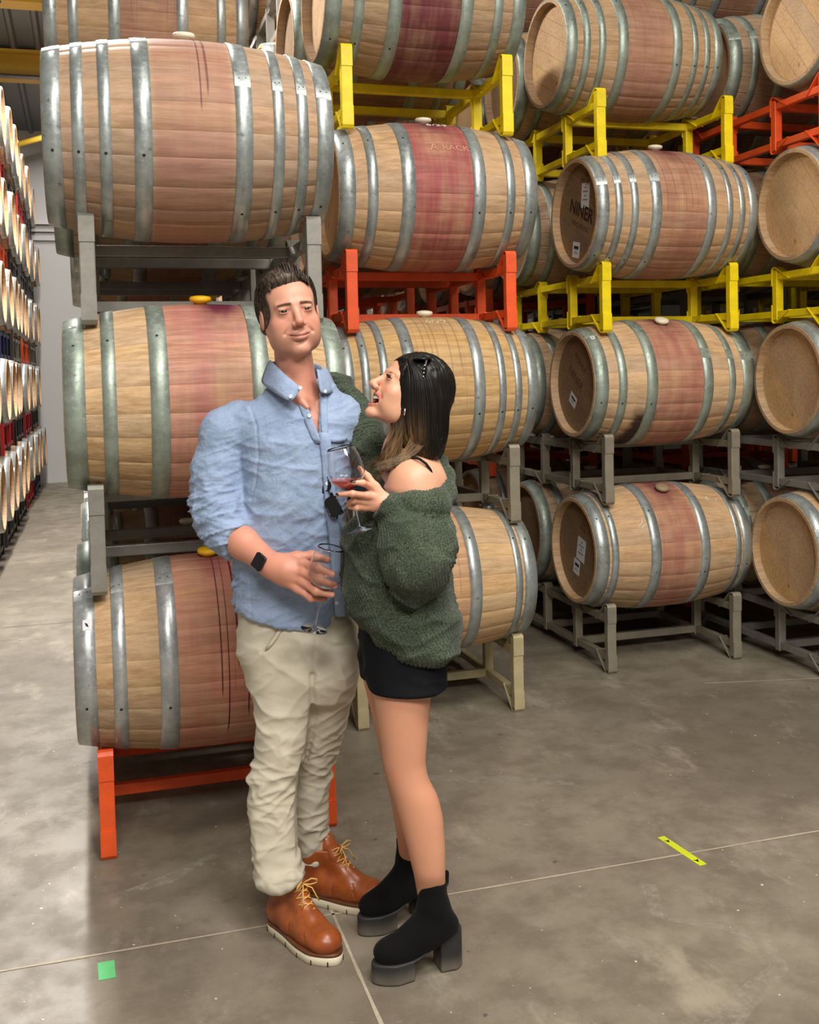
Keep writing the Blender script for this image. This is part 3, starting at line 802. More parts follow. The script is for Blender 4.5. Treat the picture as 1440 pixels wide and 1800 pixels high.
        ids = np.full(cs, -1, np.int64); w_ = C > 0; ids[w_] = np.arange(w_.sum())
        V = S[w_]/C[w_][:, None]*s.h+s.lo
        Fs = []
        for a, o1, o2, idx, neg in E:
            q = []
            for d1, d2 in ((1, 1), (0, 1), (0, 0), (1, 0)):
                c = idx.copy(); c[:, o1] -= d1; c[:, o2] -= d2; q.append(ids[tuple(c.T)])
            q = np.stack(q, 1)
            flip = neg if a != 1 else ~neg
            q[~flip] = q[~flip][:, ::-1]
            Fs.append(q)
        return V.astype(np.float64), np.concatenate(Fs)
def vnormals(V, F):
    a = V[F[:, 2]]-V[F[:, 0]]; b = V[F[:, 3]]-V[F[:, 1]]; n = np.cross(a, b); N = np.zeros_like(V)
    for i in range(4): np.add.at(N, F[:, i], n)
    return N/np.maximum(np.linalg.norm(N, axis=1), 1e-12)[:, None]
def relax(V, F, it=2, lam=.5):
    for _ in range(it):
        S = np.zeros_like(V); c = np.zeros(len(V))
        for i in range(4):
            for j in (1, 3): np.add.at(S, F[:, i], V[F[:, (i+j) % 4]]); np.add.at(c, F[:, i], 1)
        V = V+lam*(S/np.maximum(c, 1)[:, None]-V)
    return V
def joinm(parts):
    V = []; F = []; b = 0
    for v, f in parts: V.append(v); F.append(f+b); b += len(v)
    return np.concatenate(V), np.concatenate(F)
def arr_mesh(name, V, F, org, col=None):
    me = bpy.data.meshes.new(name); V = (V-org).astype(np.float32)
    me.vertices.add(len(V)); me.vertices.foreach_set('co', V.ravel())
    k = F.shape[1]; me.loops.add(F.size); me.loops.foreach_set('vertex_index', F.astype(np.int32).ravel())
    me.polygons.add(len(F)); me.polygons.foreach_set('loop_start', np.arange(0, F.size, k, dtype=np.int32)); me.polygons.foreach_set('loop_total', np.full(len(F), k, np.int32))
    me.update(calc_edges=True); me.validate()
    me.polygons.foreach_set('use_smooth', np.ones(len(me.polygons), bool))
    if col is not None and len(me.vertices) == len(col):
        at_ = me.color_attributes.new('Col', 'FLOAT_COLOR', 'POINT'); at_.data.foreach_set('color', np.concatenate([col, np.ones((len(col), 1))], 1).astype(np.float32).ravel())
    return me
def lin(c): return np.array(srgb(*c)[:3])
def blend(C, m, c): m = np.clip(m, 0, 1)[:, None]; return C*(1-m)+lin(c)*m
def sst(x, a, b): t = np.clip((x-a)/(b-a), 0, 1); return t*t*(3-2*t)

def mat_skin(name, rough=.48):
    t = NT(name); a = t.t.nodes.new('ShaderNodeAttribute'); a.attribute_name = 'Col'
    n = t.noise(t.coord(), 35, 4, .6)
    c = t.mix(t.ramp(n, .3, .7, 0, .35), a.outputs['Color'], srgb(226, 150, 120))
    t.set(Base_Color=a.outputs['Color'], Roughness=rough, Subsurface_Weight=.12, Subsurface_Scale=.012, Subsurface_Radius=(1, .35, .2))
    t.bump(t.noise(t.coord(), 260, 3, .6), .05, .0006)
    return t.m
def mat_fabric(name, c1, c2, scale=500, rough=.85, bump=.15, mott=8, sheen=.1, crumple=0, weave=.45):
    t = NT(name); v = t.coord(); n = t.noise(v, mott, 4, .65); f = t.noise(t.coord(scale=(1, 1, .25)), scale, 2, .6); g = t.noise(t.coord(scale=(.25, 1, 1)), scale*.8, 2, .6)
    w = t.math('ADD', t.math('MULTIPLY', f, .5), t.math('MULTIPLY', g, .5))
    c = t.mix(t.ramp(n, .3, .7, .1, .6), srgb(*c1), srgb(*c2)); c = t.mix(t.ramp(w, .42, .6, 0, weave), c, srgb(*[int(q*.8) for q in c1]))
    t.set(Base_Color=c, Roughness=rough, Sheen_Weight=sheen, Specular_IOR_Level=.2); 
    if crumple:
        def ridge(sc, o):
            q = t.noise(t.coord(scale=o), sc, 3, .5); return t.math('ABSOLUTE', t.math('SUBTRACT', q, .5))
        h = t.math('ADD', t.math('MULTIPLY', ridge(9, (1, 1, 1.6)), 1.0), t.math('MULTIPLY', ridge(19, (1.5, 1, 1)), .45))
        b1 = t.n('ShaderNodeBump', i_Height=h, i_Strength=crumple, i_Distance=.02)
        b2 = t.n('ShaderNodeBump', i_Height=w, i_Strength=bump, i_Distance=.0008, i_Normal=b1.outputs[0])
        t.put(t.b.inputs['Normal'], b2.outputs[0])
    else: t.bump(w, bump, .0008)
    return t.m
def mat_hair(name, c1, c2, sc=(220, 220, 14), rough=.38, tips=None):
    t = NT(name); n = t.noise(t.coord(scale=sc), 1, 3, .6)
    c = t.mix(t.ramp(n, .35, .7), srgb(*c1), srgb(*c2))
    if tips:
        a = t.t.nodes.new('ShaderNodeAttribute'); a.attribute_name = 'Col'
        c = t.mix(t.ramp(n, .2, .8, .75, 1), c, a.outputs['Color'])
    t.set(Base_Color=c, Roughness=rough, Specular_IOR_Level=.45); t.bump(n, .3, .0012)
    return t.m

def head_basis(yaw, pitch, roll, base):
    """x = toward image right when the face looks at the camera, y = out of the face, z = up"""
    x = np.array([1., 0, 0]); y = np.array([0, -1., 0]); z = np.array([0, 0, 1.])
    def rot(v, ax, a):
        ax = ax/np.linalg.norm(ax); return v*math.cos(a)+np.cross(ax, v)*math.sin(a)+ax*(ax@v)*(1-math.cos(a))
    B = [x, y, z]
    B = [rot(q, np.array([0, 0, 1.]), yaw) for q in B]         # yaw>0 turns the face to image right
    ax = B[0].copy(); B = [rot(q, ax, -pitch) for q in B]
    ax = B[1].copy(); B = [rot(q, ax, roll) for q in B]
    return np.array(B), np.array(base)

class Head:
    def __init__(s, f, B, o, sc=1.0): s.f, s.B, s.o, s.sc = f, B, o, sc
    def p(s, x, y, z): return s.o+(s.B[0]*x+s.B[1]*y+s.B[2]*z)*s.sc
    def ell(s, c, r, k=.01, mode='add', tilt=None):
        B = s.B
        if tilt:
            a, t = tilt; i, j = [(1, 2), (0, 2), (0, 1)][a]; B = B.copy(); bi, bj = B[i]*math.cos(t)+B[j]*math.sin(t), -B[i]*math.sin(t)+B[j]*math.cos(t); B[i], B[j] = bi, bj
        s.f.ell(s.p(*c), np.array(r)*s.sc, B, k*s.sc, mode)
    def cap(s, a, b, ra, rb=None, k=.01, mode='add'): s.f.cap(s.p(*a), s.p(*b), ra*s.sc, (rb if rb is not None else ra)*s.sc, k*s.sc, mode)
    def loc(s, V): return ((V-s.o)@s.B.T)/s.sc

def build_head(H, male=True, smile=1.0, laugh=False):
    jw = 1.0 if male else .90
    H.ell((0, -.016, .034), (.075, .096, .086), .01)
    H.ell((0, .022, -.012), (.066, .068, .085), .03)
    H.ell((0, .030, .040), (.058, .056, .05), .02)                   # forehead
    for s in (-1, 1):
        H.cap((s*.054*jw, -.008, -.045), (s*.043*jw, .012, -.080), .017, .016, .03)
        H.cap((s*.043*jw, .012, -.080), (s*.012, .064, -.105), .016, .014 if male else .010, .025)
        H.ell((s*.042, .058, -.030), (.021, .018, .018), .018)     # cheek
        H.cap((s*.012, .087, .020), (s*.044, .072, .019), .0085 if male else .006, .006, .014)  # brow ridge
        H.ell((s*.072, .012, .012), (.012, .03, .03), .02, 'sub') # temple hollow
    H.ell((0, .074, -.104) if male else (0, .076, -.107), (.019, .015, .014) if male else (.014, .012, .012), .018)   # chin
    H.ell((0, .062, -.062), (.032, .028, .030), .02)                 # muzzle
    for s in (-1, 1): H.ell((s*.040, .036, -.058), (.029, .038, .040) if male else (.020, .034, .034), .025)
    # eye hollows, lids
    for s in (-1, 1):
        H.ell((s*.0315, .099, .002), (.016, .012, .0095), .014, 'sub')
        H.ell((s*.0315, .0725, -.001), (.0155, .0148, .0140), .008)
        H.cap((s*.020, .0875, .0095), (s*.043, .081, .0090), .0026, .0022, .006)    # upper lid fold
    # nose
    H.cap((0, .084, .012), (0, .109, -.030), .0075, .0105, .012)
    H.ell((0, .110, -.034), (.0105, .0105, .0095), .006)
    for s in (-1, 1):
        H.ell((s*.0125, .099, -.038), (.0085, .0105, .0080), .005)
        H.ell((s*.0065, .1065, -.0465), (.0040, .0060, .0036), .002, 'sub')
        H.cap((s*.0215, .0920, -.042), (s*.038, .076, -.060), .0020, .0004, .012, 'sub')   # smile line
    if not laugh:
        n = 10
        for i in range(n):
            def q(t, dz, dy=0): return (-.032+.064*t, .0910-.0275*(2*t-1)**2+dy, -.0700+.0085*smile*(2*t-1)**2+dz*(1-.5*(2*t-1)**2))
            a, b = i/n, (i+1)/n
            rr = lambda t: max(.0010, .0046*(1-(2*t-1)**2))
            H.cap(q(a, .0048), q(b, .0048), rr(a), rr(b), .005)
            H.cap(q(a, -.0058), q(b, -.0058), rr(a)*1.25, rr(b)*1.25, .005)
        for i in range(n):
            a, b = i/n, (i+1)/n; H.cap(q(a, 0, .006), q(b, 0, .006), .0013, .0013, .0025, 'sub')
        H.ell((0, .088, -.086), (.016, .006, .004), .008, 'sub')
    else:
        H.ell((0, .084, -.071), (.0300, .036, .0170), .003, 'sub')
        n = 8
        for i in range(n*2):
            t0, t1 = 2*PI*i/(n*2), 2*PI*(i+1)/(n*2)
            def q(t): c, s_ = math.cos(t), math.sin(t); return (c*.0300, (.0895 if s_ > 0 else .0865)-.026*c*c, -.071+s_*.0170+.007*c*c)
            r = .0032 if math.sin(t0) > 0 else .0040
            H.cap(q(t0), q(t1), r, r, .004)
    # ears
    for s in ((-1, 1) if male else ()):
        H.ell((s*.079, -.012, -.004), (.0060, .0175, .030), .006, tilt=(0, -.15))
        H.ell((s*.084, -.008, .002), (.004, .009, .016), .003, 'sub')

def face_color(H, V, male, base):
    L = H.loc(V); x, y, z = L.T; ax = np.abs(x); C = np.tile(lin(base), (len(V), 1))
    fr = sst(y, .02, .05)
    C = blend(C, .42*np.exp(-((ax-.043)**2+(z+.032)**2)/.018**2)*fr, (208, 118, 100) if male else (224, 140, 118))
    C = blend(C, .40*np.exp(-(x**2+(z+.036)**2)/.014**2)*sst(y, .09, .1), (208, 104, 88))
    if male:
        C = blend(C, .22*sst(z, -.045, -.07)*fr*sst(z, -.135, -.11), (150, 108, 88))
    if male:
        zl = -.0700+.0085*(x/.032)**2
        lips = sst(np.abs(z-zl), .0095, .0055)*sst(ax, .030, .024)*sst(y, .066, .078)
        C = blend(C, lips*.5, (178, 98, 86))
        C = blend(C, sst(np.abs(z-zl), .0022, .0010)*sst(ax, .034, .031)*sst(y, .055, .06)*.85, (86, 40, 34))
        bz = .0190-.10*np.maximum(0, ax-.030)+.04*np.minimum(0, ax-.030); th = .0052-.05*np.maximum(0, ax-.036)
        nz = vnoise(V, 420)
        C = blend(C, sst(np.abs(z-bz), th, th*.5)*sst(ax, .009, .014)*sst(ax, .053, .046)*sst(y, .05, .06)*(.75+.25*nz), (62, 40, 28))
        C = blend(C, .45*sst(np.hypot((ax-.0315)/1.5, z+.001), .0125, .008)*sst(y, .07, .08), (150, 92, 72))
    return C, (x, y, z, ax)

def tube_strands(paths, rad, seg=3, taper=True):
    """many strands -> one vertex/face array; paths (n, m, 3)"""
    n, m, _ = paths.shape
    T = np.gradient(paths, axis=1); T /= np.maximum(np.linalg.norm(T, axis=2), 1e-9)[:, :, None]
    ref = np.array([.3, .9, .1]); Aa = np.cross(T, ref); Aa /= np.maximum(np.linalg.norm(Aa, axis=2), 1e-6)[:, :, None]; Bb = np.cross(T, Aa)
    r = np.asarray(rad).reshape(-1, 1)*np.ones((n, m)); 
    if taper: r = r*(np.minimum(1, (1.02-np.linspace(0, 1, m))*3.0)[None, :])
    Vs = []
    for k in range(seg):
        a = 2*PI*k/seg; Vs.append(paths+(Aa*math.cos(a)+Bb*math.sin(a))*r[:, :, None])
    V = np.stack(Vs, 2)                    # n, m, seg, 3
    ids = np.arange(n*m*seg).reshape(n, m, seg); F = []
    for k in range(seg):
        q = (k+1) % seg; F.append(np.stack([ids[:, :-1, k], ids[:, :-1, q], ids[:, 1:, q], ids[:, 1:, k]], -1).reshape(-1, 4))
    return V.reshape(-1, 3), np.concatenate(F)
def bez(P, t):
    P = [np.asarray(p, float) for p in P]
    while len(P) > 1: P = [P[i][None]*(1-t)[:, None]+P[i+1][None]*t[:, None] if P[i].ndim == 1 else P[i]*(1-t)[:, None]+P[i+1]*t[:, None] for i in range(len(P)-1)]
    return P[0]
def rows(lst, sk=0):
    """silhouette rows (py, px_left, px_right, v, depth radius[, twist]) -> loft rows"""
    out = []
    for r in lst:
        py, a, b, v, rv = r[:5]; L = at(a, py, v); Rr = at(b, py, v)
        out.append(((L[2]+Rr[2])/2, (L[0]+Rr[0])/2, v, (Rr[0]-L[0])/2, rv, r[5] if len(r) > 5 else 0))
    return out
# ------------------------------------------------------------------ the man
M_skin = mat_skin('warm skin')
MAN, MO = frame_empty('person', 525, 3.12, label='man in a blue button-down shirt and beige chinos holding an empty wine glass', cat='person')
man_base = (210, 152, 128)
# head
Bm, om = head_basis(R(17), R(4), R(7), at(510, 553, 3.10))
lo = at(440, 800, 3.27); hi = at(640, 455, 2.9)
f = Field((at(440, 700, 3.3)[0], 2.94, at(540, 800, 3.1)[2]), (at(640, 700, 3.3)[0], 3.28, at(540, 466, 3.1)[2]), .0021)
H = Head(f, Bm, om, 1.05)
build_head(H, True)
nk = at(524, 700, 3.13)
f.cap(H.p(0, -.030, -.040), nk, .052, .062, .02)
f.cap(nk, at(528, 800, 3.14), .062, .08, .03)
f.loft(rows([(820, 446, 612, 3.13, .112), (770, 440, 614, 3.13, .106), (735, 450, 604, 3.13, .094), (705, 480, 582, 3.13, .072)]), .04)
f.cap(H.p(0, .020, -.100), at(529, 700, 3.085), .026, .03, .03)      # throat
f.cap(at(497, 668, 3.06), at(540, 716, 3.035), .010, .008, .02)
V1, F1 = f.mesh(); V1 = relax(V1, F1, 1, .4)
C1, (x, y, z, ax) = face_color(H, V1, True, man_base)
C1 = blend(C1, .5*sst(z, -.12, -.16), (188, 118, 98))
# forearm and hand with the glass
f = Field((at(340, 900, 2.9)[0], 2.80, at(480, 1080, 2.9)[2]), (at(605, 900, 2.9)[0], 3.20, at(480, 900, 2.9)[2]), .0017)
elb = at(388, 918, 3.10); wr = at(478, 994, 2.945)
f.chain([elb, at(428, 955, 3.02), wr], [.043, .045, .034], .02)
f.chain([wr, at(505, 1003, 2.925)], [.033, .034], .02)
f.ell(at(503, 1004, 2.925), (.050, .024, .042), np.array([[.97, .05, -.22], [0, 1, 0], [.22, 0, .97]]), .02)
def finger(pts, rs, k=.006):
    f.chain(A(*pts), rs, k)
kn = [(533, 991, 2.912), (535, 1007, 2.898), (532, 1022, 2.898), (524, 1035, 2.903)]
finger([(500, 996, 2.925), kn[0], (560, 998, 2.866), (584, 1009, 2.866)], [.022, .0135, .0118, .0098], .010)
finger([(500, 1003, 2.925), kn[1], (562, 1020, 2.860), (588, 1029, 2.872)], [.022, .0138, .0120, .0100], .010)
finger([(500, 1010, 2.925), kn[2], (556, 1039, 2.868), (583, 1045, 2.883)], [.022, .0132, .0115, .0096], .010)
finger([(498, 1016, 2.93), kn[3], (547, 1051, 2.886), (570, 1053, 2.902)], [.020, .0120, .0100, .0084], .010)
finger([(492, 988, 2.94), (522, 980, 2.950), (550, 977, 2.955), (575, 984, 2.945)], [.024, .0165, .0135, .0110], .012)
for q in kn[:3]: f.ell(at(q[0]-1, q[1]-1, q[2]-.004), (.009, .008, .009), None, .008)
V2, F2 = f.mesh(); V2 = relax(V2, F2, 1, .4)
C2 = np.tile(lin((208, 142, 118)), (len(V2), 1)); C2 = blend(C2, .5*(vnoise(V2, 40)-.3), (216, 156, 132))
for tp in ((583, 1009, 2.858), (588, 1030, 2.866), (582, 1047, 2.881)):
    d = np.linalg.norm(V2-at(*tp), axis=1); C2 = blend(C2, .5*sst(d, .014, .006), (232, 150, 132))
# covered trunk, arms and legs
f = Field((at(330, 900, 3.0)[0], 2.90, .10), (at(680, 900, 3.0)[0], 3.50, at(540, 690, 3.1)[2]), .008)
f.loft(rows([(1150, 425, 615, 3.13, .10), (1000, 430, 600, 3.13, .10), (820, 440, 618, 3.13, .105), (740, 430, 610, 3.13, .095), (700, 480, 590, 3.13, .07)]), .04)
f.chain(A((402, 752, 3.13), (380, 850, 3.12), (386, 925, 3.10)), [.058, .055, .048], .03)
f.chain(A((606, 745, 3.16), (655, 840, 3.28), (664, 930, 3.22)), [.045, .040, .034], .03)
f.chain(A((480, 1130, 3.12), (492, 1340, 3.07), (498, 1470, 3.02)), [.07, .042, .034], .03)
f.chain(A((570, 1130, 3.16), (552, 1340, 3.20), (550, 1440, 3.22)), [.07, .040, .030], .03)
V3, F3 = f.mesh(); C3 = np.tile(lin(man_base), (len(V3), 1))
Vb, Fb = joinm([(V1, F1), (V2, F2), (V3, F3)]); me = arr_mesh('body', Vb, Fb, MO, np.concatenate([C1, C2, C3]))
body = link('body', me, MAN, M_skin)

# eyes
def mat_eye(name, iris=(70, 46, 30)):
    t = NT(name); a = t.t.nodes.new('ShaderNodeAttribute'); a.attribute_name = 'Col'
    t.set(Base_Color=a.outputs['Color'], Roughness=.12); return t.m
M_eye = mat_eye('eye')
def eyeball(H, s, look, par, org, iris=(46, 28, 18)):
    c = np.array((s*.0315, .0745, .0005)); n1, n2 = 20, 28; V = []; F = []
    r = .0142
    for i in range(n1+1):
        for j in range(n2):
            a, b = PI*i/n1, 2*PI*j/n2; V.append((math.sin(a)*math.cos(b), math.cos(a), math.sin(a)*math.sin(b)))
    F = [(i*n2+j, i*n2+(j+1) % n2, (i+1)*n2+(j+1) % n2, (i+1)*n2+j) for i in range(n1) for j in range(n2)]
    V = np.array(V); lk = np.array(look)/np.linalg.norm(look); d = V@lk
    C = np.tile(lin((172, 154, 142)), (len(V), 1)); C = blend(C, sst(d, math.cos(.64), math.cos(.58)), iris); C = blend(C, sst(d, math.cos(.22), math.cos(.18)), (8, 6, 6))
    W_ = np.array([H.p(*(c+v*r)) for v in V])
    return link('eye', arr_mesh('eye', W_, np.array(F), org, C), par, M_eye)
def lids(H, s, open_, col, par, org, mat):
    """upper and lower lid: bowed shells just outside the eyeball leaving a slit"""
    c = np.array((s*.0315, .0745, .0005)); r = .0150; out = []
    for up in (1, -1):
        V = []; n, m = 16, 6
        for i in range(n+1):
            a = -1.20+2.40*i/n
            e = open_[0]*math.cos(a)**.8 if up > 0 else -open_[1]*math.cos(a)**.8
            for j in range(m+1):
                t = j/m; el = e+((1.15 if up > 0 else -.62)-e)*t
                V.append(H.p(*(c+r*(1+(.06*(1-t) if up > 0 else .03*(1-t)-.11*t))*np.array((math.sin(a)*math.cos(el), math.cos(a)*math.cos(el), math.sin(el))))))
        F = [(i*(m+1)+j, (i+1)*(m+1)+j, (i+1)*(m+1)+j+1, i*(m+1)+j+1) for i in range(n) for j in range(m)]
        V = np.array(V); C = np.tile(lin(col), (len(V), 1))
        if up > 0:
            rim = np.array([j == 0 for i in range(n+1) for j in range(m+1)]); C[rim] = lin((60, 34, 26))
        o = link('eyelid', arr_mesh('lid', V, np.array(F), org, C), par, mat); md = o.modifiers.new('s', 'SOLIDIFY'); md.thickness = .0012; out.append(o)
    return out
Hm = H
for s in (-1, 1):
    eyeball(Hm, s, (-.10, 1, -.02), body, MO); lids(Hm, s, (.27, .17), (206, 148, 124), body, MO, M_skin)

# hair: a clipped shell plus swept locks
def man_hair():
    f = Field((at(438, 700, 3.25)[0], 2.94, at(510, 640, 3.1)[2]), (at(592, 700, 3.3)[0], 3.30, at(510, 452, 3.1)[2]), .0024)
    h = Head(f, Bm, om, 1.05)
    h.ell((0, -.024, .040), (.084, .097, .090), .01)
    h.cap((-.072, -.010, .01), (-.071, .006, -.030), .010, .007, .012)      # sideburns
    h.cap((.072, -.010, .01), (.071, .006, -.030), .010, .007, .012)
    h.cap((-.045, -.075, -.02), (.045, -.075, -.02), .03, .03, .02)
    h.ell((-.006, .014, .096), (.056, .064, .034), .02)
    h.ell((-.020, .046, .092), (.038, .032, .022), .015)
    # face left free
    h.ell((.004, .110, .000), (.073, .075, .082), .006, 'sub')
    h.ell((0, .045, -.050), (.11, .056, .060), .006, 'sub')
    h.ell((.030, .098, .050), (.030, .030, .042), .006, 'sub')
    h.ell((0, -.03, -.085), (.12, .12, .050), .01, 'sub')
    for s in (-1, 1): h.ell((s*.084, -.012, -.012), (.014, .022, .030), .004, 'sub')
    V, F = f.mesh(); V = relax(V, F, 2, .5); N = vnormals(V, F); L = h.loc(V)
    st = vnoise(np.stack([L[:, 0]*260+L[:, 2]*60, L[:, 1]*30, L[:, 2]*40], 1), 1.0)
    V = V+N*((st-.5)*.0035)[:, None]
    # locks combed up from the forehead and back
    rg = np.random.default_rng(11); P = []; rad = []; t = np.linspace(0, 1, 9)
    for i in range(620):
        x0 = rg.uniform(-.060, .056); y0 = rg.uniform(.035, .078) - .35*abs(x0)**1.2; z0 = .088+rg.uniform(-.004, .014)-2.8*max(0, abs(x0)-.03)**1.5*2
        k = 1-abs(x0)/.09; lift = (.044+rg.uniform(-.014, .016))*k
        p0 = (x0, y0, z0); p1 = (x0-.004, y0+.010, z0+lift); p2 = (x0*.9+.006+rg.uniform(-.010, .010), y0-.045, z0+lift*1.15); p3 = (x0*.9+.016+rg.uniform(-.016, .010), y0-.125, z0+lift*.10-.010)
        b = bez((p0, p1, p2, p3), t); P.append(b); rad.append(rg.uniform(.0010, .0022))
    for i in range(520):                                            # sides
        s = rg.choice([-1, 1]); y0 = rg.uniform(-.09, .035); z0 = rg.uniform(-.005, .085)
        xx = .0835*math.sqrt(max(.02, 1-((y0+.024)/.099)**2-((z0-.040)/.092)**2))
        p0 = (s*(xx+.000), y0+.006, z0+.016); p1 = (s*(xx+.006), y0-.005, z0+.004); p2 = (s*(xx+.003), y0-.022, z0-.014)
        if z0 < .02 and y0 > .005: continue
        b = bez((p0, p1, p2), t); P.append(b); rad.append(rg.uniform(.0009, .0015))
    P = np.array(P); W_ = om+(P@Bm)*1.05
    V2, F2 = tube_strands(W_, rad, 3)
    return joinm([(V, F), (V2, F2)])
M_hairM = mat_hair('dark brown hair', (40, 32, 26), (96, 80, 66), rough=.5)
V, F = man_hair(); link('hair', arr_mesh('hair', V, F, MO), body, M_hairM)
# brows
def brows(H, par, org, mat, male=True, r=.0008):
    rg = np.random.default_rng(3); P = []; t = np.linspace(0, 1, 4)
    for s in (-1, 1):
        for i in range(240):
            q = rg.uniform(0, .90); x0 = .012+.036*q; z0 = .0172+.004*math.sin(q*2.2)-.004*q+rg.uniform(-.0026, .0026)*(1-.5*q)
            y0 = .0925-.017*q**1.6-.0008; d = np.array((.006, -.0015, .0022*(1-q)-.001*q))
            p = np.array((x0, y0, z0)); pts = np.array([p+d*u+np.array((0, .0014*math.sin(u*PI), 0)) for u in t]); pts[:, 0] *= s; P.append(pts)
    W_ = H.o+(np.array(P)@H.B)*H.sc
    V, F = tube_strands(W_, np.full(len(P), r), 3); return link('eyebrow', arr_mesh('brow', V, F, org), par, mat)
M_brow = simple('dark brow hair', srgb(46, 32, 24), .6)
brows(Hm, body, MO, M_brow)

# shirt
f = Field((at(322, 900, 3.0)[0], 2.90, at(500, 1125, 3.1)[2]), (at(700, 900, 3.0)[0], 3.45, at(540, 650, 3.1)[2]), .0042)
f.loft(rows([(1112, 412, 606, 3.125, .128), (1060, 412, 604, 3.13, .128), (980, 413, 604, 3.13, .130), (900, 424, 608, 3.13, .132), (840, 430, 618, 3.13, .132), (780, 424, 626, 3.13, .126), (745, 420, 624, 3.135, .116), (715, 438, 612, 3.14, .100), (690, 462, 596, 3.145, .085), (668, 480, 580, 3.15, .07)]), .05, n=2.3)
f.chain(A((418, 742, 3.14), (392, 760, 3.13)), [.062, .066], .05)
f.chain(A((604, 735, 3.17), (618, 770, 3.22), (655, 850, 3.29), (668, 930, 3.23)), [.060, .058, .056, .050], .04)
# hem: higher at the side seam, tail dropping toward the placket
hemL, hemR = at(413, 1066, 3.1), at(600, 1098, 3.1)
def hem(X, Y, Z):
    u = (X-hemL[0])/(hemR[0]-hemL[0]); uc = np.clip(u, -.2, 1.2)
    zl = hemL[2]-(.075*uc**.8*(uc > 0)).astype(np.float32) if False else hemL[2]+(hemR[2]-hemL[2])*(1-(1-np.clip(uc, 0, 1))**2.2)
    front = np.clip((3.16-Y)/.06, 0, 1)
    return Z-(zl+.0*front)
with np.errstate(all='ignore'):
    f.op(hem, f.lo, (f.lo[0]+f.n[0]*f.h, f.lo[1]+f.n[1]*f.h, hemL[2]+.02), .004, 'sub')
def trim_end(g, e, dn, rr=.11):
    def fn(X, Y, Z):
        q = (X-e[0])*dn[0]+(Y-e[1])*dn[1]+(Z-e[2])*dn[2]
        return np.maximum(-q, np.sqrt((X-e[0])**2+(Y-e[1])**2+(Z-e[2])**2)-rr)
    g.op(fn, e-rr-.01, e+rr+.01, .003, 'sub')
def merge(f, g, k=.02): f.f = smin(f.f, g.f, k)
g = f.like()
g.chain(A((396, 762, 3.13), (384, 830, 3.125), (386, 895, 3.10), (400, 930, 3.06)), [.070, .074, .078, .066], .035)
cu0, cu1 = at(394, 930, 3.07), at(410, 943, 3.045); dn = (cu1-cu0)/np.linalg.norm(cu1-cu0)
g.cap(cu0, cu1, .068, .064, .008)
trim_end(g, at(420, 951, 3.03), dn)
merge(f, g, .02)
# open neck: wedge between the placket edges
def wedge(tri, v0, v1):
    pts = [at(px, py, 3.0) for px, py in tri]
    def fn(X, Y, Z):
        d = None
        for i in range(len(pts)):
            a, b = pts[i], pts[(i+1) % len(pts)]; ex, ez = b[0]-a[0], b[2]-a[2]; L = math.hypot(ex, ez)
            s = ((X-a[0])*ez-(Z-a[2])*ex)/L
            d = s if d is None else np.maximum(d, s)
        return np.maximum(np.maximum(d, Y-v1), v0-Y)
    us = [p[0] for p in pts]; zs = [p[2] for p in pts]
    return fn, (min(us), v0, min(zs)), (max(us), v1, max(zs))
for tri in ([(534, 650), (562, 650), (561, 700), (567, 772), (563, 774), (546, 742), (532, 694)],):
    fn, lo, hi = wedge(tri, 2.85, 3.12); 
    s_ = np.sign(fn(*[np.array([[[c]]]) for c in at(550, 700, 3.0)])[0, 0, 0])
    g = fn if s_ < 0 else (lambda X, Y, Z: 0)
    if s_ > 0:
        fn, lo, hi = wedge(tri[::-1], 2.85, 3.12)
    f.op(fn, lo, hi, .004, 'sub')
f.cap(H.p(0, -.02, -.05), at(524, 690, 3.13), .052, .056, .006, 'sub')
V, F = f.mesh(); V = relax(V, F, 2, .5); N = vnormals(V, F)
def folds(V, dirs, amp, seed=0):
    D = np.zeros(len(V))
    for (ax_, fr, st, a) in dirs:
        ax_ = np.array(ax_, float); ax_ /= np.linalg.norm(ax_); t = V@ax_
        Q = V*fr*st+np.outer(t, ax_)*fr*(1-st)
        n = vnoise(Q+vnoise(V, 9, seed)[:, None]*1.1, 1.0, seed+3.1); D += a*((1-np.abs(2*n-1))**2.6*1.7-.55)
        seed += 5
    return D*amp
px_arm = at(395, 850, 3.1); arm = sst(V[:, 0], at(440, 850, 3.1)[0], at(415, 850, 3.1)[0])
sl = at(600, 900, 3.1)
D = folds(V, [((.35, 0, 1), 30, .30, .6), ((-.55, 0, 1), 44, .30, .45), ((.1, .2, 1), 15, .6, .5)], .0044, 1)
Da = folds(V, [((-.30, .2, 1), 62, .28, 1.0), ((.15, 0, 1), 95, .3, .35)], .0052, 9)
lowarm = sst(V[:, 2], at(395, 800, 3.1)[2], at(395, 880, 3.1)[2])
V = V+N*(D*(1-.6*arm)+Da*arm*(.35+.9*lowarm))[:, None]
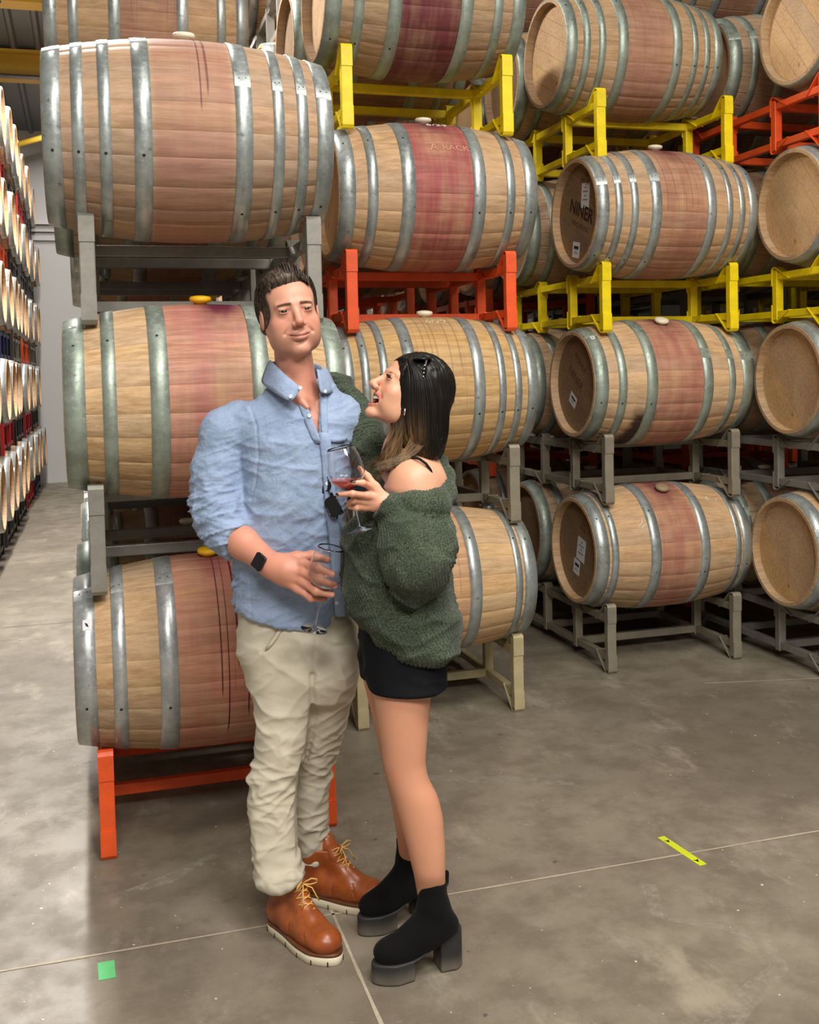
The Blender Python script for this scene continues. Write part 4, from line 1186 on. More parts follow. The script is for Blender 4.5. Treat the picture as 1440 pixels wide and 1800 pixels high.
# yoke and armhole seams
def seam(V, pts, rad=.004, depth=.0022):
    D = np.zeros(len(V))
    for i in range(len(pts)-1):
        a, b = pts[i], pts[i+1]; q = V[:, [0, 2]]; a2 = a[[0, 2]]; b2 = b[[0, 2]]; ab = b2-a2
        t = np.clip(((q-a2)@ab)/(ab@ab), 0, 1); d = np.linalg.norm(q-a2-t[:, None]*ab, axis=1); D = np.maximum(D, np.exp(-(d/rad)**2))
    return D*depth*(V[:, 1] < 3.14)
V = V-N*(seam(V, A((432, 716, 3), (447, 750, 3), (452, 800, 3), (447, 850, 3), (438, 880, 3)), .004, .003)+seam(V, A((436, 1000, 3), (440, 1085, 3)), .003, .002))[:, None]
M_shirt = mat_fabric('blue chambray', (138, 158, 190), (166, 183, 211), 700, .85, .2, 14, .15, crumple=.55, weave=.3)
shirt = link('shirt', arr_mesh('shirt', V, F, MO), MAN, M_shirt)
SHV = V
def surf_v(px, py, Vs, rng=.012):
    """depth of the nearest cloth surface seen through a pixel"""
    p0 = at(px, py, 3.0); d = p0-np.array([0, 0, CH]); d /= np.linalg.norm(d)
    q = Vs-np.array([0, 0, CH]); t = q@d; r = np.linalg.norm(q-t[:, None]*d, axis=1)
    m = r < rng
    return float(Vs[m][np.argmin(t[m])][1]) if m.any() else 3.0
def patch(name, grid, par, org, mat, th=.002, off=0.0, sub=1, smooth=True):
    """grid of (px,py,v) rows -> solid cloth patch"""
    G = [[at(*p) if len(p) == 3 else p for p in r] for r in grid]; n, m = len(G), len(G[0])
    V = np.array([p for r in G for p in r]); F = np.array([(i*m+j, (i+1)*m+j, (i+1)*m+j+1, i*m+j+1) for i in range(n-1) for j in range(m-1)])
    o = link(name, arr_mesh(name, V, F, org), par, mat)
    if sub: s_ = o.modifiers.new('sub', 'SUBSURF'); s_.levels = sub; s_.render_levels = sub
    md = o.modifiers.new('solid', 'SOLIDIFY'); md.thickness = th; md.offset = 0
    return o
# collar leaves and band
cl = [[(476, 632, 3.16), (470, 640, 3.13), (462, 662, 3.13), (458, 672, 3.12)],
      [(476, 634, 3.10), (476, 640, 3.085), (474, 664, 3.07), (470, 682, 3.065)],
      [(492, 650, 3.055), (492, 653, 3.045), (490, 676, 3.030), (488, 694, 3.020)],
      [(512, 668, 3.030), (510, 671, 3.022), (504, 690, 3.008), (502, 702, 3.000)],
      [(529, 682, 3.012), (528, 684, 3.006), (520, 698, 2.998), (512, 706, 2.994)]]
patch('collar', cl, shirt, MO, M_shirt, .003)
cr = [[(556, 648, 3.060), (558, 650, 3.055), (560, 672, 3.040), (562, 690, 3.030)],
      [(562, 652, 3.080), (565, 656, 3.070), (570, 676, 3.050), (573, 694, 3.040)],
      [(570, 650, 3.12), (575, 655, 3.11), (583, 676, 3.10), (587, 690, 3.10)],
      [(572, 645, 3.16), (577, 650, 3.16), (586, 670, 3.16), (592, 684, 3.16)]]
patch('collar', cr, shirt, MO, M_shirt, .003)
patch('collar_band', [[(476, 634, 3.12), (474, 660, 3.12)], [(478, 636, 3.18), (478, 660, 3.18)], [(520, 634, 3.215), (520, 660, 3.22)], [(560, 640, 3.19), (564, 665, 3.19)], [(570, 646, 3.13), (576, 672, 3.13)]], shirt, MO, M_shirt, .003)
# placket strip down the front
pl = []
for (px, py) in ((560, 760), (565, 790), (568, 830), (572, 880), (578, 930), (583, 980), (587, 1030), (589, 1070), (590, 1084)):
    v = surf_v(px, py, SHV)-.004; pl.append([(px-1, py, v+.002), (px+6, py, v), (px+13, py, v), (px+19, py, v+.003)])
patch('placket', pl, shirt, MO, M_shirt, .002)
le = []
for (px, py) in ((532, 690), (541, 715), (550, 740), (558, 760), (566, 778)):
    v = surf_v(px-8, py, SHV)-.004; le.append([(px-14, py+2, v+.003), (px-6, py+1, v), (px, py, v)])
patch('placket', le, shirt, MO, M_shirt, .002)
re_ = []
for (px, py) in ((562, 690), (563, 715), (564, 740), (566, 775)):
    v = surf_v(px+8, py, SHV)-.003; re_.append([(px, py, v), (px+6, py, v), (px+12, py, v+.003)])
patch('placket', re_, shirt, MO, M_shirt, .002)
# pocket edge
pk = []
for px, py in ((573, 768), (585, 770), (598, 770), (612, 766)):
    v = surf_v(px, py, SHV)-.002; pk.append([(px, py, v), (px, py+8, v)])
patch('pocket_hem', pk, shirt, MO, M_shirt, .002)
M_btn = simple('pearl button', srgb(226, 230, 236), .3)
BTN = lathe_mesh('button', [(0, -.001), (.0052, -.001), (.0058, .0006), (.0048, .0016), (.0030, .0010), (0, .0010)], 16)
BTN.materials.append(M_btn)
for px, py, s in ((528, 682, 1), (511, 697, 1), (544, 731, 1), (572, 688, .9), (575, 850, .9), (590, 1002, .9), (592, 1060, .9)):
    v = surf_v(px, py, SHV)-.006
    if py < 700: v = min(v, {682: 3.000, 697: 2.990, 688: 3.03}.get(py, v))
    o = link('button', BTN, shirt); o.location = tuple(at(px, py, v)-MO); o.rotation_euler = (PI/2, 0, 0); o.scale = (s, s, s)

# trousers
f = Field((at(402, 1000, 3.0)[0], 2.86, .12), (at(645, 1000, 3.2)[0], 3.40, at(520, 1040, 3.1)[2]), .0042)
f.loft(rows([(1228, 462, 606, 3.12, .085), (1190, 440, 624, 3.13, .118), (1140, 416, 629, 3.135, .128), (1100, 418, 628, 3.135, .122), (1055, 424, 606, 3.135, .112), (1020, 424, 604, 3.135, .10)]), .03, n=2.3)
f.loft(rows([(1550, 453, 532, 3.005, .068), (1500, 449, 527, 3.02, .068), (1460, 443, 524, 3.035, .070), (1410, 439, 522, 3.05, .072), (1365, 441, 526, 3.06, .074), (1330, 448, 538, 3.07, .077), (1260, 450, 547, 3.09, .088), (1190, 440, 556, 3.11, .10), (1130, 430, 560, 3.12, .10)]), .03, n=2.2)
f.loft(rows([(1520, 528, 579, 3.245, .056), (1480, 523, 576, 3.24, .058), (1395, 520, 578, 3.225, .062), (1345, 520, 584, 3.22, .066), (1318, 522, 591, 3.21, .070), (1265, 528, 611, 3.19, .082), (1195, 535, 628, 3.16, .10), (1130, 545, 629, 3.14, .10)]), .025, n=2.2)
# stacked folds at the ankle and rolled edges
f.chain(A((457, 1550, 3.01), (480, 1558, 2.945), (510, 1556, 2.945), (524, 1550, 2.965)), [.009]*4, .014)
f.chain(A((456, 1536, 3.01), (484, 1543, 2.948), (512, 1541, 2.948), (524, 1538, 2.965)), [.007]*4, .014)
f.chain(A((531, 1524, 3.22), (556, 1518, 3.19), (579, 1506, 3.23)), [.007]*3, .010)
V, F = f.mesh(); V = relax(V, F, 2, .5); N = vnormals(V, F)
kz = at(490, 1365, 3.05)[2]; zb = V[:, 2]
D = folds(V, [((.75, 0, 1), 17, .35, .8), ((-.8, 0, 1), 24, .30, .5)], .0055, 31)
knee = np.exp(-((zb-kz)/.09)**2); ank = sst(zb, .36, .22)
Dk = folds(V, [((-.45, 0, 1), 40, .25, 1.0), ((.35, 0, 1), 46, .25, .6)], .0068, 41)
V = V+N*(D*.9+Dk*(knee*.75+ank*.65+.10))[:, None]
V = V-N*(seam(V, A((505, 1062, 3), (497, 1100, 3), (470, 1140, 3), (458, 1148, 3)), .004, .006))[:, None]
V = V-N*(seam(V, A((556, 1110, 3), (549, 1190, 3)), .005, .004)+seam(V, A((549, 1190, 3), (548, 1260, 3), (541, 1325, 3), (526, 1375, 3), (524, 1440, 3), (528, 1500, 3)), .008, .012))[:, None]
M_chino = mat_fabric('beige chino twill', (196, 188, 168), (210, 203, 185), 900, .8, .08, 10, .05, weave=.12)
trousers = link('trousers', arr_mesh('trousers', V, F, MO), MAN, M_chino); TRV = V
pe = []
for px, py in ((503, 1070), (499, 1092), (486, 1118), (466, 1142)):
    v = surf_v(px, py, TRV)-.003; pe.append([(px-2, py, v+.002), (px+1, py+1, v), (px+4, py+2, v+.002)])
patch('pocket_welt', pe, trousers, MO, M_chino, .003)

# watch
M_rubber = simple('black rubber', srgb(22, 22, 24), .5); M_glassb = simple('black watch glass', srgb(6, 6, 8), .08)
wd = (wr-elb)/np.linalg.norm(wr-elb); wc = at(474, 991, 2.952)
t1 = np.cross(wd, [0, 0, 1.]); t1 /= np.linalg.norm(t1); t2 = np.cross(t1, wd)
nrm = -t1 if (-t1)[1] < 0 else t1
# face of the watch turned to the viewer
f_ = np.array([-.45, -.86, .22]); f_ -= wd*(f_@wd); f_ /= np.linalg.norm(f_); sdir = np.cross(wd, f_)
band = []; N_ = 28
for k in range(N_+1):
    a = 2*PI*k/N_; r = .0415; band.append([wc+(f_*math.cos(a)+sdir*math.sin(a))*r+wd*w_ for w_ in (-.012, 0, .012)])
watch = patch('watch', band, MAN, MO, M_rubber, .003, sub=0)
bm = bmesh.new(); add_box(bm, (0, 0, 0), (.040, .046, .0115), None, .006)
me = bmesh_out(bm, 'case', True); Mx = Matrix((( *map(float, (wd[0], sdir[0], f_[0])), 0), (*map(float, (wd[1], sdir[1], f_[1])), 0), (*map(float, (wd[2], sdir[2], f_[2])), 0), (0, 0, 0, 1)))
o = link('watch_case', me, watch, M_rubber); o.matrix_local = Matrix.Translation(tuple(wc+f_*.0450-MO)) @ Mx
bm = bmesh.new(); add_box(bm, (0, 0, 0), (.035, .041, .003), None, .0012)
o = link('watch_glass', bmesh_out(bm, 'g'), watch, M_glassb); o.matrix_local = Matrix.Translation(tuple(wc+f_*.0510-MO)) @ Mx
# ------------------------------------------------------------------ the woman
def floor_pt(px, py):
    d = _cF+_cR*(px-720)/CF-_cU*(py-CCY)/CF; t = -CH/d[2]; return np.array([d[0]*t, d[1]*t, 0])
WBP = [(floor_pt(812, 1692), floor_pt(672, 1724)), (floor_pt(764, 1600), floor_pt(655, 1636))]
ANK = [h_+(t_-h_)/np.linalg.norm(t_-h_)*.085 for h_, t_ in WBP]
WOM, WO = frame_empty('person', 715, 2.92, label='woman in a dark green off-shoulder sweater and black shorts laughing up at the man', cat='person')
w_base = (220, 164, 134)
Bw, ow = head_basis(R(-72), R(33), R(0), at(720, 692, 2.93))
f = Field((at(625, 700, 2.8)[0], 2.74, at(700, 880, 2.9)[2]), (at(800, 700, 2.9)[0], 3.16, at(700, 622, 2.9)[2]), .0020)
H = Head(f, Bw, ow, .96); build_head(H, False, laugh=True)
f.cap(H.p(0, -.035, -.045), at(703, 800, 2.95), .046, .050, .03)
f.loft(rows([(880, 672, 770, 2.93, .13), (850, 668, 768, 2.93, .125), (825, 676, 762, 2.94, .11), (800, 684, 748, 2.95, .075), (785, 688, 738, 2.95, .05)]), .04)
f.chain(A((716, 806, 2.93), (728, 849, 2.845)), [.042, .052], .05)
f.chain(A((745, 812, 2.97), (748, 850, 2.90)), [.040, .060], .05)
f.chain(A((728, 849, 2.842), (742, 900, 2.82)), [.053, .050], .03)
f.cap(at(690, 815, 2.88), at(668, 822, 2.98), .010, .008, .03)
V1, F1 = f.mesh(); V1 = relax(V1, F1, 1, .4)
C1, (x, y, z, ax) = face_color(H, V1, False, w_base)
# lips, inside of the mouth, liner
rr = np.hypot(x/.0300, (z+.071-.007*(x/.03)**2)/.0172)
C1 = blend(C1, sst(rr, 1.32, 1.16)*sst(y, .068, .076)*.8, (204, 106, 98))
C1 = blend(C1, sst(rr, .93, .78)*sst(y, .02, .03), (80, 22, 20))
C1 = blend(C1, .75*sst(np.hypot((ax-.0315)/1.6, z-.006), .0085, .0045)*sst(y, .07, .08), (120, 70, 52))
# hand holding the full glass
f = Field((at(585, 900, 2.72)[0], 2.66, at(640, 940, 2.8)[2]), (at(720, 900, 2.8)[0], 2.90, at(640, 812, 2.8)[2]), .0015)
ww = at(684, 888, 2.785)
f.cap(at(712, 935, 2.79), ww, .032, .0255, .01)
f.ell(at(662, 880, 2.775), (.031, .015, .029), np.array([[.92, .1, .38], [-.1, .99, 0], [-.38, 0, .92]]), .018)
f.cap(ww, at(668, 884, 2.778), .025, .022, .012)
finger([(664, 866, 2.775), (652, 855, 2.765), (638, 849, 2.735), (620, 848, 2.725)], [.013, .0098, .0080, .0062], .007)
finger([(660, 874, 2.770), (645, 871, 2.755), (620, 868, 2.722), (594, 869, 2.735)], [.013, .0098, .0080, .0060], .007)
finger([(656, 882, 2.772), (641, 882, 2.765), (622, 880, 2.742), (610, 886, 2.765)], [.013, .0094, .0078, .0062], .007)
finger([(656, 890, 2.775), (642, 892, 2.772), (627, 893, 2.752), (615, 892, 2.768)], [.012, .0086, .0070, .0056], .007)
finger([(674, 876, 2.780), (660, 856, 2.790), (646, 838, 2.800), (633, 823, 2.795)], [.015, .0115, .0092, .0068], .009)
V2, F2 = f.mesh(); V2 = relax(V2, F2, 1, .4)
C2 = np.tile(lin((220, 160, 132)), (len(V2), 1)); C2 = blend(C2, .5*(vnoise(V2, 45)-.3), (232, 172, 142))
# legs
f = Field((at(625, 1300, 2.9)[0], 2.72, .10), (at(800, 1300, 2.9)[0], 3.14, at(700, 1150, 2.9)[2]), .0036)
f.loft(rows([(1650, 738, 784, ANK[0][1], .033), (1590, 737, 783, ANK[0][1]+.005, .033), (1560, 732, 783, ANK[0][1]+.01, .037), (1533, 727, 783, 2.815, .042), (1493, 717, 783, 2.82, .048), (1437, 702, 779, 2.83, .055), (1400, 692, 770, 2.835, .056), (1370, 682, 753, 2.84, .055), (1343, 674, 748, 2.845, .058), (1300, 669, 751, 2.85, .065), (1250, 661, 755, 2.86, .075), (1200, 652, 760, 2.87, .085), (1150, 645, 770, 2.88, .09)]), .01, n=2.1)
f.loft(rows([(1560, 706, 742, ANK[1][1], .033), (1510, 703, 744, ANK[1][1]+.005, .036), (1450, 695, 752, 3.02, .048), (1400, 686, 748, 3.015, .052), (1350, 674, 742, 3.01, .055), (1300, 664, 744, 3.00, .065), (1240, 650, 745, 2.99, .075), (1190, 638, 748, 2.98, .085), (1150, 636, 760, 2.97, .09)]), .006, n=2.1)
V3, F3 = f.mesh(); C3 = np.tile(lin((206, 146, 116)), (len(V3), 1))
C3 = blend(C3, .35*np.exp(-((V3-at(683, 1360, 2.79))**2).sum(1)/.03**2), (200, 122, 98))
C3 = blend(C3, .4*(vnoise(V3, 18)-.3), (214, 156, 126))
# covered trunk and arms
f = Field((at(575, 900, 3.2)[0], 2.70, at(700, 1215, 2.9)[2]), (at(810, 900, 2.9)[0], 3.42, at(640, 660, 3.1)[2]), .008)
f.loft(rows([(1190, 655, 765, 2.93, .12), (1080, 660, 765, 2.93, .11), (960, 668, 758, 2.93, .10), (870, 676, 760, 2.93, .12)]), .03)
f.chain(A((740, 890, 2.82), (738, 1010, 2.80)), [.040, .034], .02); f.chain(A((738, 1010, 2.80), (700, 905, 2.79)), [.034, .026], .02)
f.chain(A((680, 835, 3.05), (640, 765, 3.15), (606, 698, 3.27)), [.04, .036, .026], .02)
V4, F4 = f.mesh(); C4 = np.tile(lin(w_base), (len(V4), 1))
Vb, Fb = joinm([(V1, F1), (V2, F2), (V3, F3), (V4, F4)])
wbody = link('body', arr_mesh('body', Vb, Fb, WO, np.concatenate([C1, C2, C3, C4])), WOM, M_skin)
Hw = H
for s in (-1, 1):
    eyeball(Hw, s, (.0, 1, .15), wbody, WO, (40, 26, 20)); lids(Hw, s, (.10, .08), (206, 140, 112), wbody, WO, M_skin)
brows(Hw, wbody, WO, M_brow, False, .0005)
# lashes
rg = np.random.default_rng(4); P = []
for s in (-1, 1):
    for i in range(40):
        a = -1.0+2.0*i/39; c = np.array((s*.0315, .0745, .0005)); e = .14*math.cos(a)
        p0 = c+.0160*np.array((math.sin(a)*math.cos(e), math.cos(a)*math.cos(e), math.sin(e))); dd = np.array((math.sin(a)*.004+s*.002, .0075, .004))
        P.append([p0, p0+dd*.5, p0+dd+np.array((0, 0, .0015))])
V, F = tube_strands(Hw.o+(np.array(P)@Bw)*.96, np.full(len(P), .0006), 3)
link('eyelash', arr_mesh('lash', V, F, WO), wbody, M_brow)
# teeth
M_teeth = simple('teeth', srgb(240, 232, 218), .25, var=.03)
for k in range(10):
    a = (k-4.5)*.20; cx, cy = .0275*math.sin(a), .056+.029*math.cos(a)
    bm = bmesh.new(); w_ = .0038 if 2 < k < 7 else .0032
    h_ = .0112 if k in (4, 5) else .0100
    add_box(bm, (0, 0, 0), (w_*1.06, .003, h_), None, .0008); me = bmesh_out(bm, 'tooth', True)
    ax_ = Bw[0]*math.cos(a)-Bw[1]*math.sin(a); ay_ = Bw[0]*math.sin(a)+Bw[1]*math.cos(a); az_ = Bw[2]
    p = Hw.p(cx, cy, -.0620+.005*(cx/.027)**2)-WO
    o = link('tooth', me, wbody, M_teeth); o.matrix_local = Matrix((( *map(float, (ax_[0], ay_[0], az_[0])), p[0]), (*map(float, (ax_[1], ay_[1], az_[1])), p[1]), (*map(float, (ax_[2], ay_[2], az_[2])), p[2]), (0, 0, 0, 1)))
# nails
M_nail = simple('dark red nail polish', srgb(44, 8, 14), .15, var=0)
def nail(p, d, n, wd_, L, par, org, mat):
    d = np.array(d, float); d /= np.linalg.norm(d); n = np.array(n, float); n -= d*(n@d); n /= np.linalg.norm(n); s = np.cross(d, n)
    bm = bmesh.new(); bmesh.ops.create_uvsphere(bm, u_segments=12, v_segments=8, radius=1)
    me = bmesh_out(bm, 'nail', True); o = link('fingernail', me, par, mat); c = p-org
    o.matrix_local = Matrix([[float(d[i]*L), float(s[i]*wd_), float(n[i]*.0022), float(c[i])] for i in range(3)]+[[0, 0, 0, 1]])
nail(at(620.5, 846, 2.7215), (-1, 0, .05), (-.1, -.75, .65), .0050, .0078, wbody, WO, M_nail)
nail(at(595, 868.5, 2.7305), (-1, 0, -.02), (-.2, -.8, .6), .0046, .0078, wbody, WO, M_nail)
nail(at(609, 886, 2.760), (-.8, .5, -.1), (-.6, -.6, -.4), .0042, .006, wbody, WO, M_nail)

# hair: full volume under locks
HR = [(628, 698, 748, 2.925, .030), (634, 694, 756, 2.925, .048), (645, 692, 768, 2.925, .066), (665, 692, 781, 2.925, .080), (700, 688, 790, 2.925, .086), (740, 687, 790, 2.925, .086), (775, 696, 786, 2.92, .078), (798, 712, 780, 2.92, .062), (812, 730, 772, 2.92, .04)]
f = Field((at(680, 700, 2.9)[0], 2.80, at(700, 825, 2.9)[2]), (at(805, 700, 2.9)[0], 3.06, at(700, 615, 2.9)[2]), .003)
f.loft(rows(HR), .01, n=2.2, cap=.03)
h = Head(f, Bw, ow, .96); h.ell((0, -.021, .038), (.079, .105, .098), .02)
h.ell((0, .130, -.016), (.10, .080, .088), .006, 'sub'); h.ell((0, .085, -.085), (.10, .07, .06), .01, 'sub')
V, F = f.mesh(); V = relax(V, F, 2, .5); N = vnormals(V, F)
st = vnoise(np.stack([V[:, 0]*170, V[:, 1]*170, V[:, 2]*9], 1), 1.0); V = V+N*((st-.5)*.0035)[:, None]
def tipcol(V):
    C = np.tile(np.array((.0055, .0042, .0036)), (len(V), 1)); n = vnoise(V*np.array([1, 1, .10]), 230)
    zz = at(700, 700, 2.9)[2]; z2 = at(700, 800, 2.9)[2]; uu = at(715, 760, 2.9)[0]; u2 = at(760, 760, 2.9)[0]
    k = sst(V[:, 2], zz, z2)*sst(V[:, 0], u2, uu)*(-.25+1.7*n)
    return blend(C, np.clip(k, 0, .8), (146, 112, 72))
parts = [(V, F, tipcol(V))]
RW = np.array([[r[0], at((r[1]+r[2])/2, r[0], r[3])[0], (at(r[2], r[0], r[3])-at(r[1], r[0], r[3]))[0]/2, r[3], r[4], at((r[1]+r[2])/2, r[0], r[3])[2]] for r in HR])
def onhair(s, py, push=0.0):
    """point on the near face of the hair volume; s=-1 front edge, +1 back edge"""
    cu, ru, cv, rv, z = [np.interp(py, RW[:, 0], RW[:, i]) for i in (1, 2, 3, 4, 5)]
    s = max(-1.0, min(1.0, s)); return np.array([cu+ru*s, cv-(rv+push)*math.sqrt(max(0, 1-s*s)), z])
rg = np.random.default_rng(21); P = []; rad = []; t = np.linspace(0, 1, 14)
for i in range(1100):                                               # near side
    s0 = rg.uniform(-1.0, 1.0); k = (s0+1)/2; pu = rg.uniform(.002, .007)
    e = rg.uniform(780, 812)-20*abs(s0)**3
    pts = [onhair(s0*.7-.1, 630, pu), onhair(s0*.92, 660, pu+.003), onhair(s0, 710, pu+.001), onhair(s0, 755, pu+.001), onhair(s0*.95+rg.uniform(-.08, .08), e-12, pu), onhair(s0*.75+rg.uniform(-.15, .1), e, pu*.5)]
    P.append(np.array([np.interp(t, np.linspace(0, 1, 6), np.array(pts)[:, j]) for j in range(3)]).T); rad.append(rg.uniform(.0010, .0024))
for i in range(260):                                                # back and far side
    a = rg.uniform(0, PI); pts = []
    for py in (638, 668, 710, 755, rg.uniform(775, 800), rg.uniform(800, 812)):
        cu, ru, cv, rv, z = [np.interp(py, RW[:, 0], RW[:, j]) for j in (1, 2, 3, 4, 5)]
        pts.append(np.array([cu+ru*math.cos(a), cv+rv*math.sin(a), z]))
    P.append(np.array([np.interp(t, np.linspace(0, 1, 6), np.array(pts)[:, j]) for j in range(3)]).T); rad.append(rg.uniform(.001, .0024))
for i in range(330):                                                # front locks falling forward over neck and chest
    k = rg.uniform(0, 1); q = rg.uniform(0, 1)
    p0 = onhair(-.95+.3*k, 648+10*q, .002); p1 = onhair(-.96+.4*k, 695, .004); p2 = onhair(-.96+.45*k, 742, .004); p3 = at(683+22*k+rg.uniform(-4, 4), 785+6*q, 2.850)
    ex = rg.uniform(640, 702); p4 = at((ex+690)/2+4, 808+8*k, 2.845); p5 = at(ex, 812+rg.uniform(-6, 30)*(1 if ex > 655 else .4)+(ex-640)*.35, 2.845+.05*(ex < 660))
    P.append(bez([p0, p0*.4+p1*.6, p1, p2, p2, p3, p4, p5], t)); rad.append(rg.uniform(.0009, .0019))
for i in range(150):                                                # curved lower sweep above the bare shoulder
    k = rg.uniform(0, 1); p0 = at(725+40*k, 745, 2.845); p1 = at(722+30*k, 790, 2.842); p2 = at(700+20*k, 808+8*k, 2.832); p3 = at(rg.uniform(655, 690), 812+16*rg.uniform(0, 1), 2.83)
    P.append(bez([p0, p1, p2, p3], t)); rad.append(rg.uniform(.0009, .0017))
V2, F2 = tube_strands(np.array(P), rad, 3); parts.append((V2, F2, tipcol(V2)))
VV, FF = joinm([(a, b) for a, b, c in parts])
M_hairW = mat_hair('near-black hair with brown ends', (12, 10, 10), (30, 25, 23), rough=.45, tips=True)
link('hair', arr_mesh('hair', VV, FF, WO, np.concatenate([c for a, b, c in parts])), wbody, M_hairW)
o = link('earring', tube_mesh('e', [at(712, 718, 2.826)-WO, at(712, 724, 2.825)-WO, at(711, 730, 2.826)-WO], .0022, 8), WOM, simple('silver', (.8, .8, .8, 1), .2, 1))

# black camisole and strap
M_black = mat_fabric('black jersey', (16, 16, 18), (24, 24, 27), 500, .8, .1)
f = Field((at(650, 900, 2.9)[0], 2.76, at(700, 1000, 2.9)[2]), (at(790, 900, 2.9)[0], 3.10, at(700, 825, 2.9)[2]), .0035)
f.loft(rows([(990, 664, 764, 2.93, .115), (880, 668, 774, 2.93, .136), (858, 666, 772, 2.93, .133), (838, 668, 760, 2.935, .120)]), .01)
V, F = f.mesh(); cami = link('camisole', arr_mesh('camisole', V, F, WO), WOM, M_black)
link('strap', tube_mesh('strap', [p-WO for p in A((714, 800, 2.860), (724, 803, 2.838), (738, 807, 2.818), (749, 815, 2.812), (757, 826, 2.815), (762, 840, 2.825), (765, 860, 2.83))], .0038, 8), cami, M_black)

# sweater
f = Field((at(570, 900, 3.3)[0], 2.64, at(700, 1175, 2.9)[2]), (at(822, 900, 2.8)[0], 3.42, at(640, 655, 3.2)[2]), .0042)
f.loft(rows([(1162, 722, 782, 2.91, .07), (1152, 700, 797, 2.91, .12), (1135, 672, 807, 2.91, .145), (1105, 644, 810, 2.915, .155), (1075, 620, 803, 2.92, .158), (1040, 606, 794, 2.925, .155), (1000, 601, 786, 2.93, .150), (950, 604, 780, 2.93, .145), (910, 616, 780, 2.93, .14), (880, 650, 782, 2.93, .14), (866, 668, 778, 2.94, .135)]), .02, n=2.3, cap=.012)
# folded collar, around the shoulders
cp = A((688, 884, 2.815), (730, 889, 2.775), (765, 886, 2.80), (781, 868, 2.87), (781, 838, 2.96), (768, 812, 3.05), (735, 800, 3.10), (695, 800, 3.12), (668, 815, 3.08), (662, 845, 3.02), (668, 872, 2.93))
f.chain(cp, [.030, .036, .036, .030, .026, .026, .03, .036, .040, .034, .030], .022)
f.chain(A((700, 905, 2.80), (735, 913, 2.77), (768, 912, 2.80)), [.020, .022, .020], .02)
# far sleeve round his neck
f.chain(A((668, 825, 3.08), (652, 790, 3.10), (640, 758, 3.15), (615, 712, 3.25), (596, 684, 3.28), (585, 672, 3.26)), [.060, .058, .050, .046, .038, .026], .02)
g = f.like()
g.chain(A((755, 905, 2.83), (754, 955, 2.80), (742, 1012, 2.79)), [.058, .070, .062], .03)
g.chain(A((742, 1015, 2.785), (726, 990, 2.755), (712, 945, 2.765), (698, 912, 2.78)), [.058, .080, .070, .046], .03)
g.ell(at(722, 1040, 2.775), (.042, .045, .035), None, .03)
g.cap(at(697, 905, 2.782), at(681, 893, 2.78), .038, .034, .008)          # ribbed cuff
g.cap(at(683, 894, 2.78), at(679, 891, 2.78), .043, .043, .003)
dn = at(640, 860, 2.78)-at(681, 893, 2.78); dn /= np.linalg.norm(dn)
trim_end(g, at(673, 886, 2.78), dn, .06)
g.cap(at(660, 878, 2.78), at(686, 897, 2.78), .0275, .0275, .004, 'sub')
merge(f, g, .008)
V, F = f.mesh(); V = relax(V, F, 2, .5); N = vnormals(V, F)
# rib pattern: along body, along the sleeve, round the collar
def seg_phase(V, pts, freq):
    best = np.full(len(V), 9.); ph = np.zeros(len(V)); acc = 0
    for i in range(len(pts)-1):
        a, b = pts[i], pts[i+1]; ab = b-a; L = np.linalg.norm(ab); t = np.clip(((V-a)@ab)/(L*L), 0, 1); d = np.linalg.norm(V-a-t[:, None]*ab, axis=1)
        m = d < best; best[m] = d[m]; ph[m] = (acc+t*L)[m]; acc += L
    return best, ph
armp = A((755, 905, 2.83), (742, 1020, 2.79), (712, 945, 2.765), (681, 893, 2.78)); dA, pA = seg_phase(V, armp, 1)
dC, pC = seg_phase(V, list(cp), 1); farp = A((668, 825, 3.08), (640, 758, 3.15), (596, 684, 3.28)); dF, pF = seg_phase(V, farp, 1)
dCf, pCf = seg_phase(V, A((694, 903, 2.78), (678, 890, 2.78)), 1)
gi = g.f; ii = np.clip(np.round((V-g.lo)/g.h).astype(int), 0, np.array(gi.shape)-1); onarm = gi[tuple(ii.T)] < .006
cb = at(703, 1000, 2.92); ang = np.arctan2(V[:, 1]-cb[1], (V[:, 0]-cb[0]))
sp = .0095
body_ph = ang*.135+(V[:, 2]-cb[2])*.42
aax = at(720, 980, 2.77); d1 = at(735, 1030, 2.78)-at(690, 905, 2.78); d1 /= np.linalg.norm(d1)
q = V-aax; sl_ph = (q-np.outer(q@d1, d1))[:, [0, 2]].sum(1)*1.0+.28*(q@d1)
ph = np.where(onarm, sl_ph, body_ph)
col_m = (dC < .055) & ~onarm & (V[:, 2] > at(720, 925, 2.8)[2]); ph = np.where(col_m, pC, ph)
far_m = (dF < .075) & (V[:, 1] > 3.04) & (V[:, 2] > at(660, 860, 3.1)[2]); ph = np.where(far_m, pF*.8, ph)
cu_m = onarm & (dCf < .046); cang = None
dcf = at(694, 903, 2.78)-at(678, 890, 2.78); dcf /= np.linalg.norm(dcf); e1 = np.cross(dcf, [0, 1, 0]); e1 /= np.linalg.norm(e1); e2 = np.cross(dcf, e1); q = V-at(686, 896, 2.78)
ph = np.where(cu_m, np.arctan2(q@e2, q@e1)*.046, ph)
rib = np.sin(ph/sp*2*PI); fl = folds(V, [((.5, 0, .6), 16, .4, 1.0), ((-.4, .1, 1), 24, .4, .5)], .008, 61)
fine = vnoise(V, 160, 2)-.5
V = V+N*(rib*.0024+fl*(~col_m*.8+.2)*.9+fine*.0012)[:, None]
t_ = NT('dark green chenille'); n1 = t_.noise(t_.coord(), 240, 3, .7); n2 = t_.noise(t_.coord(), 12, 3, .6)
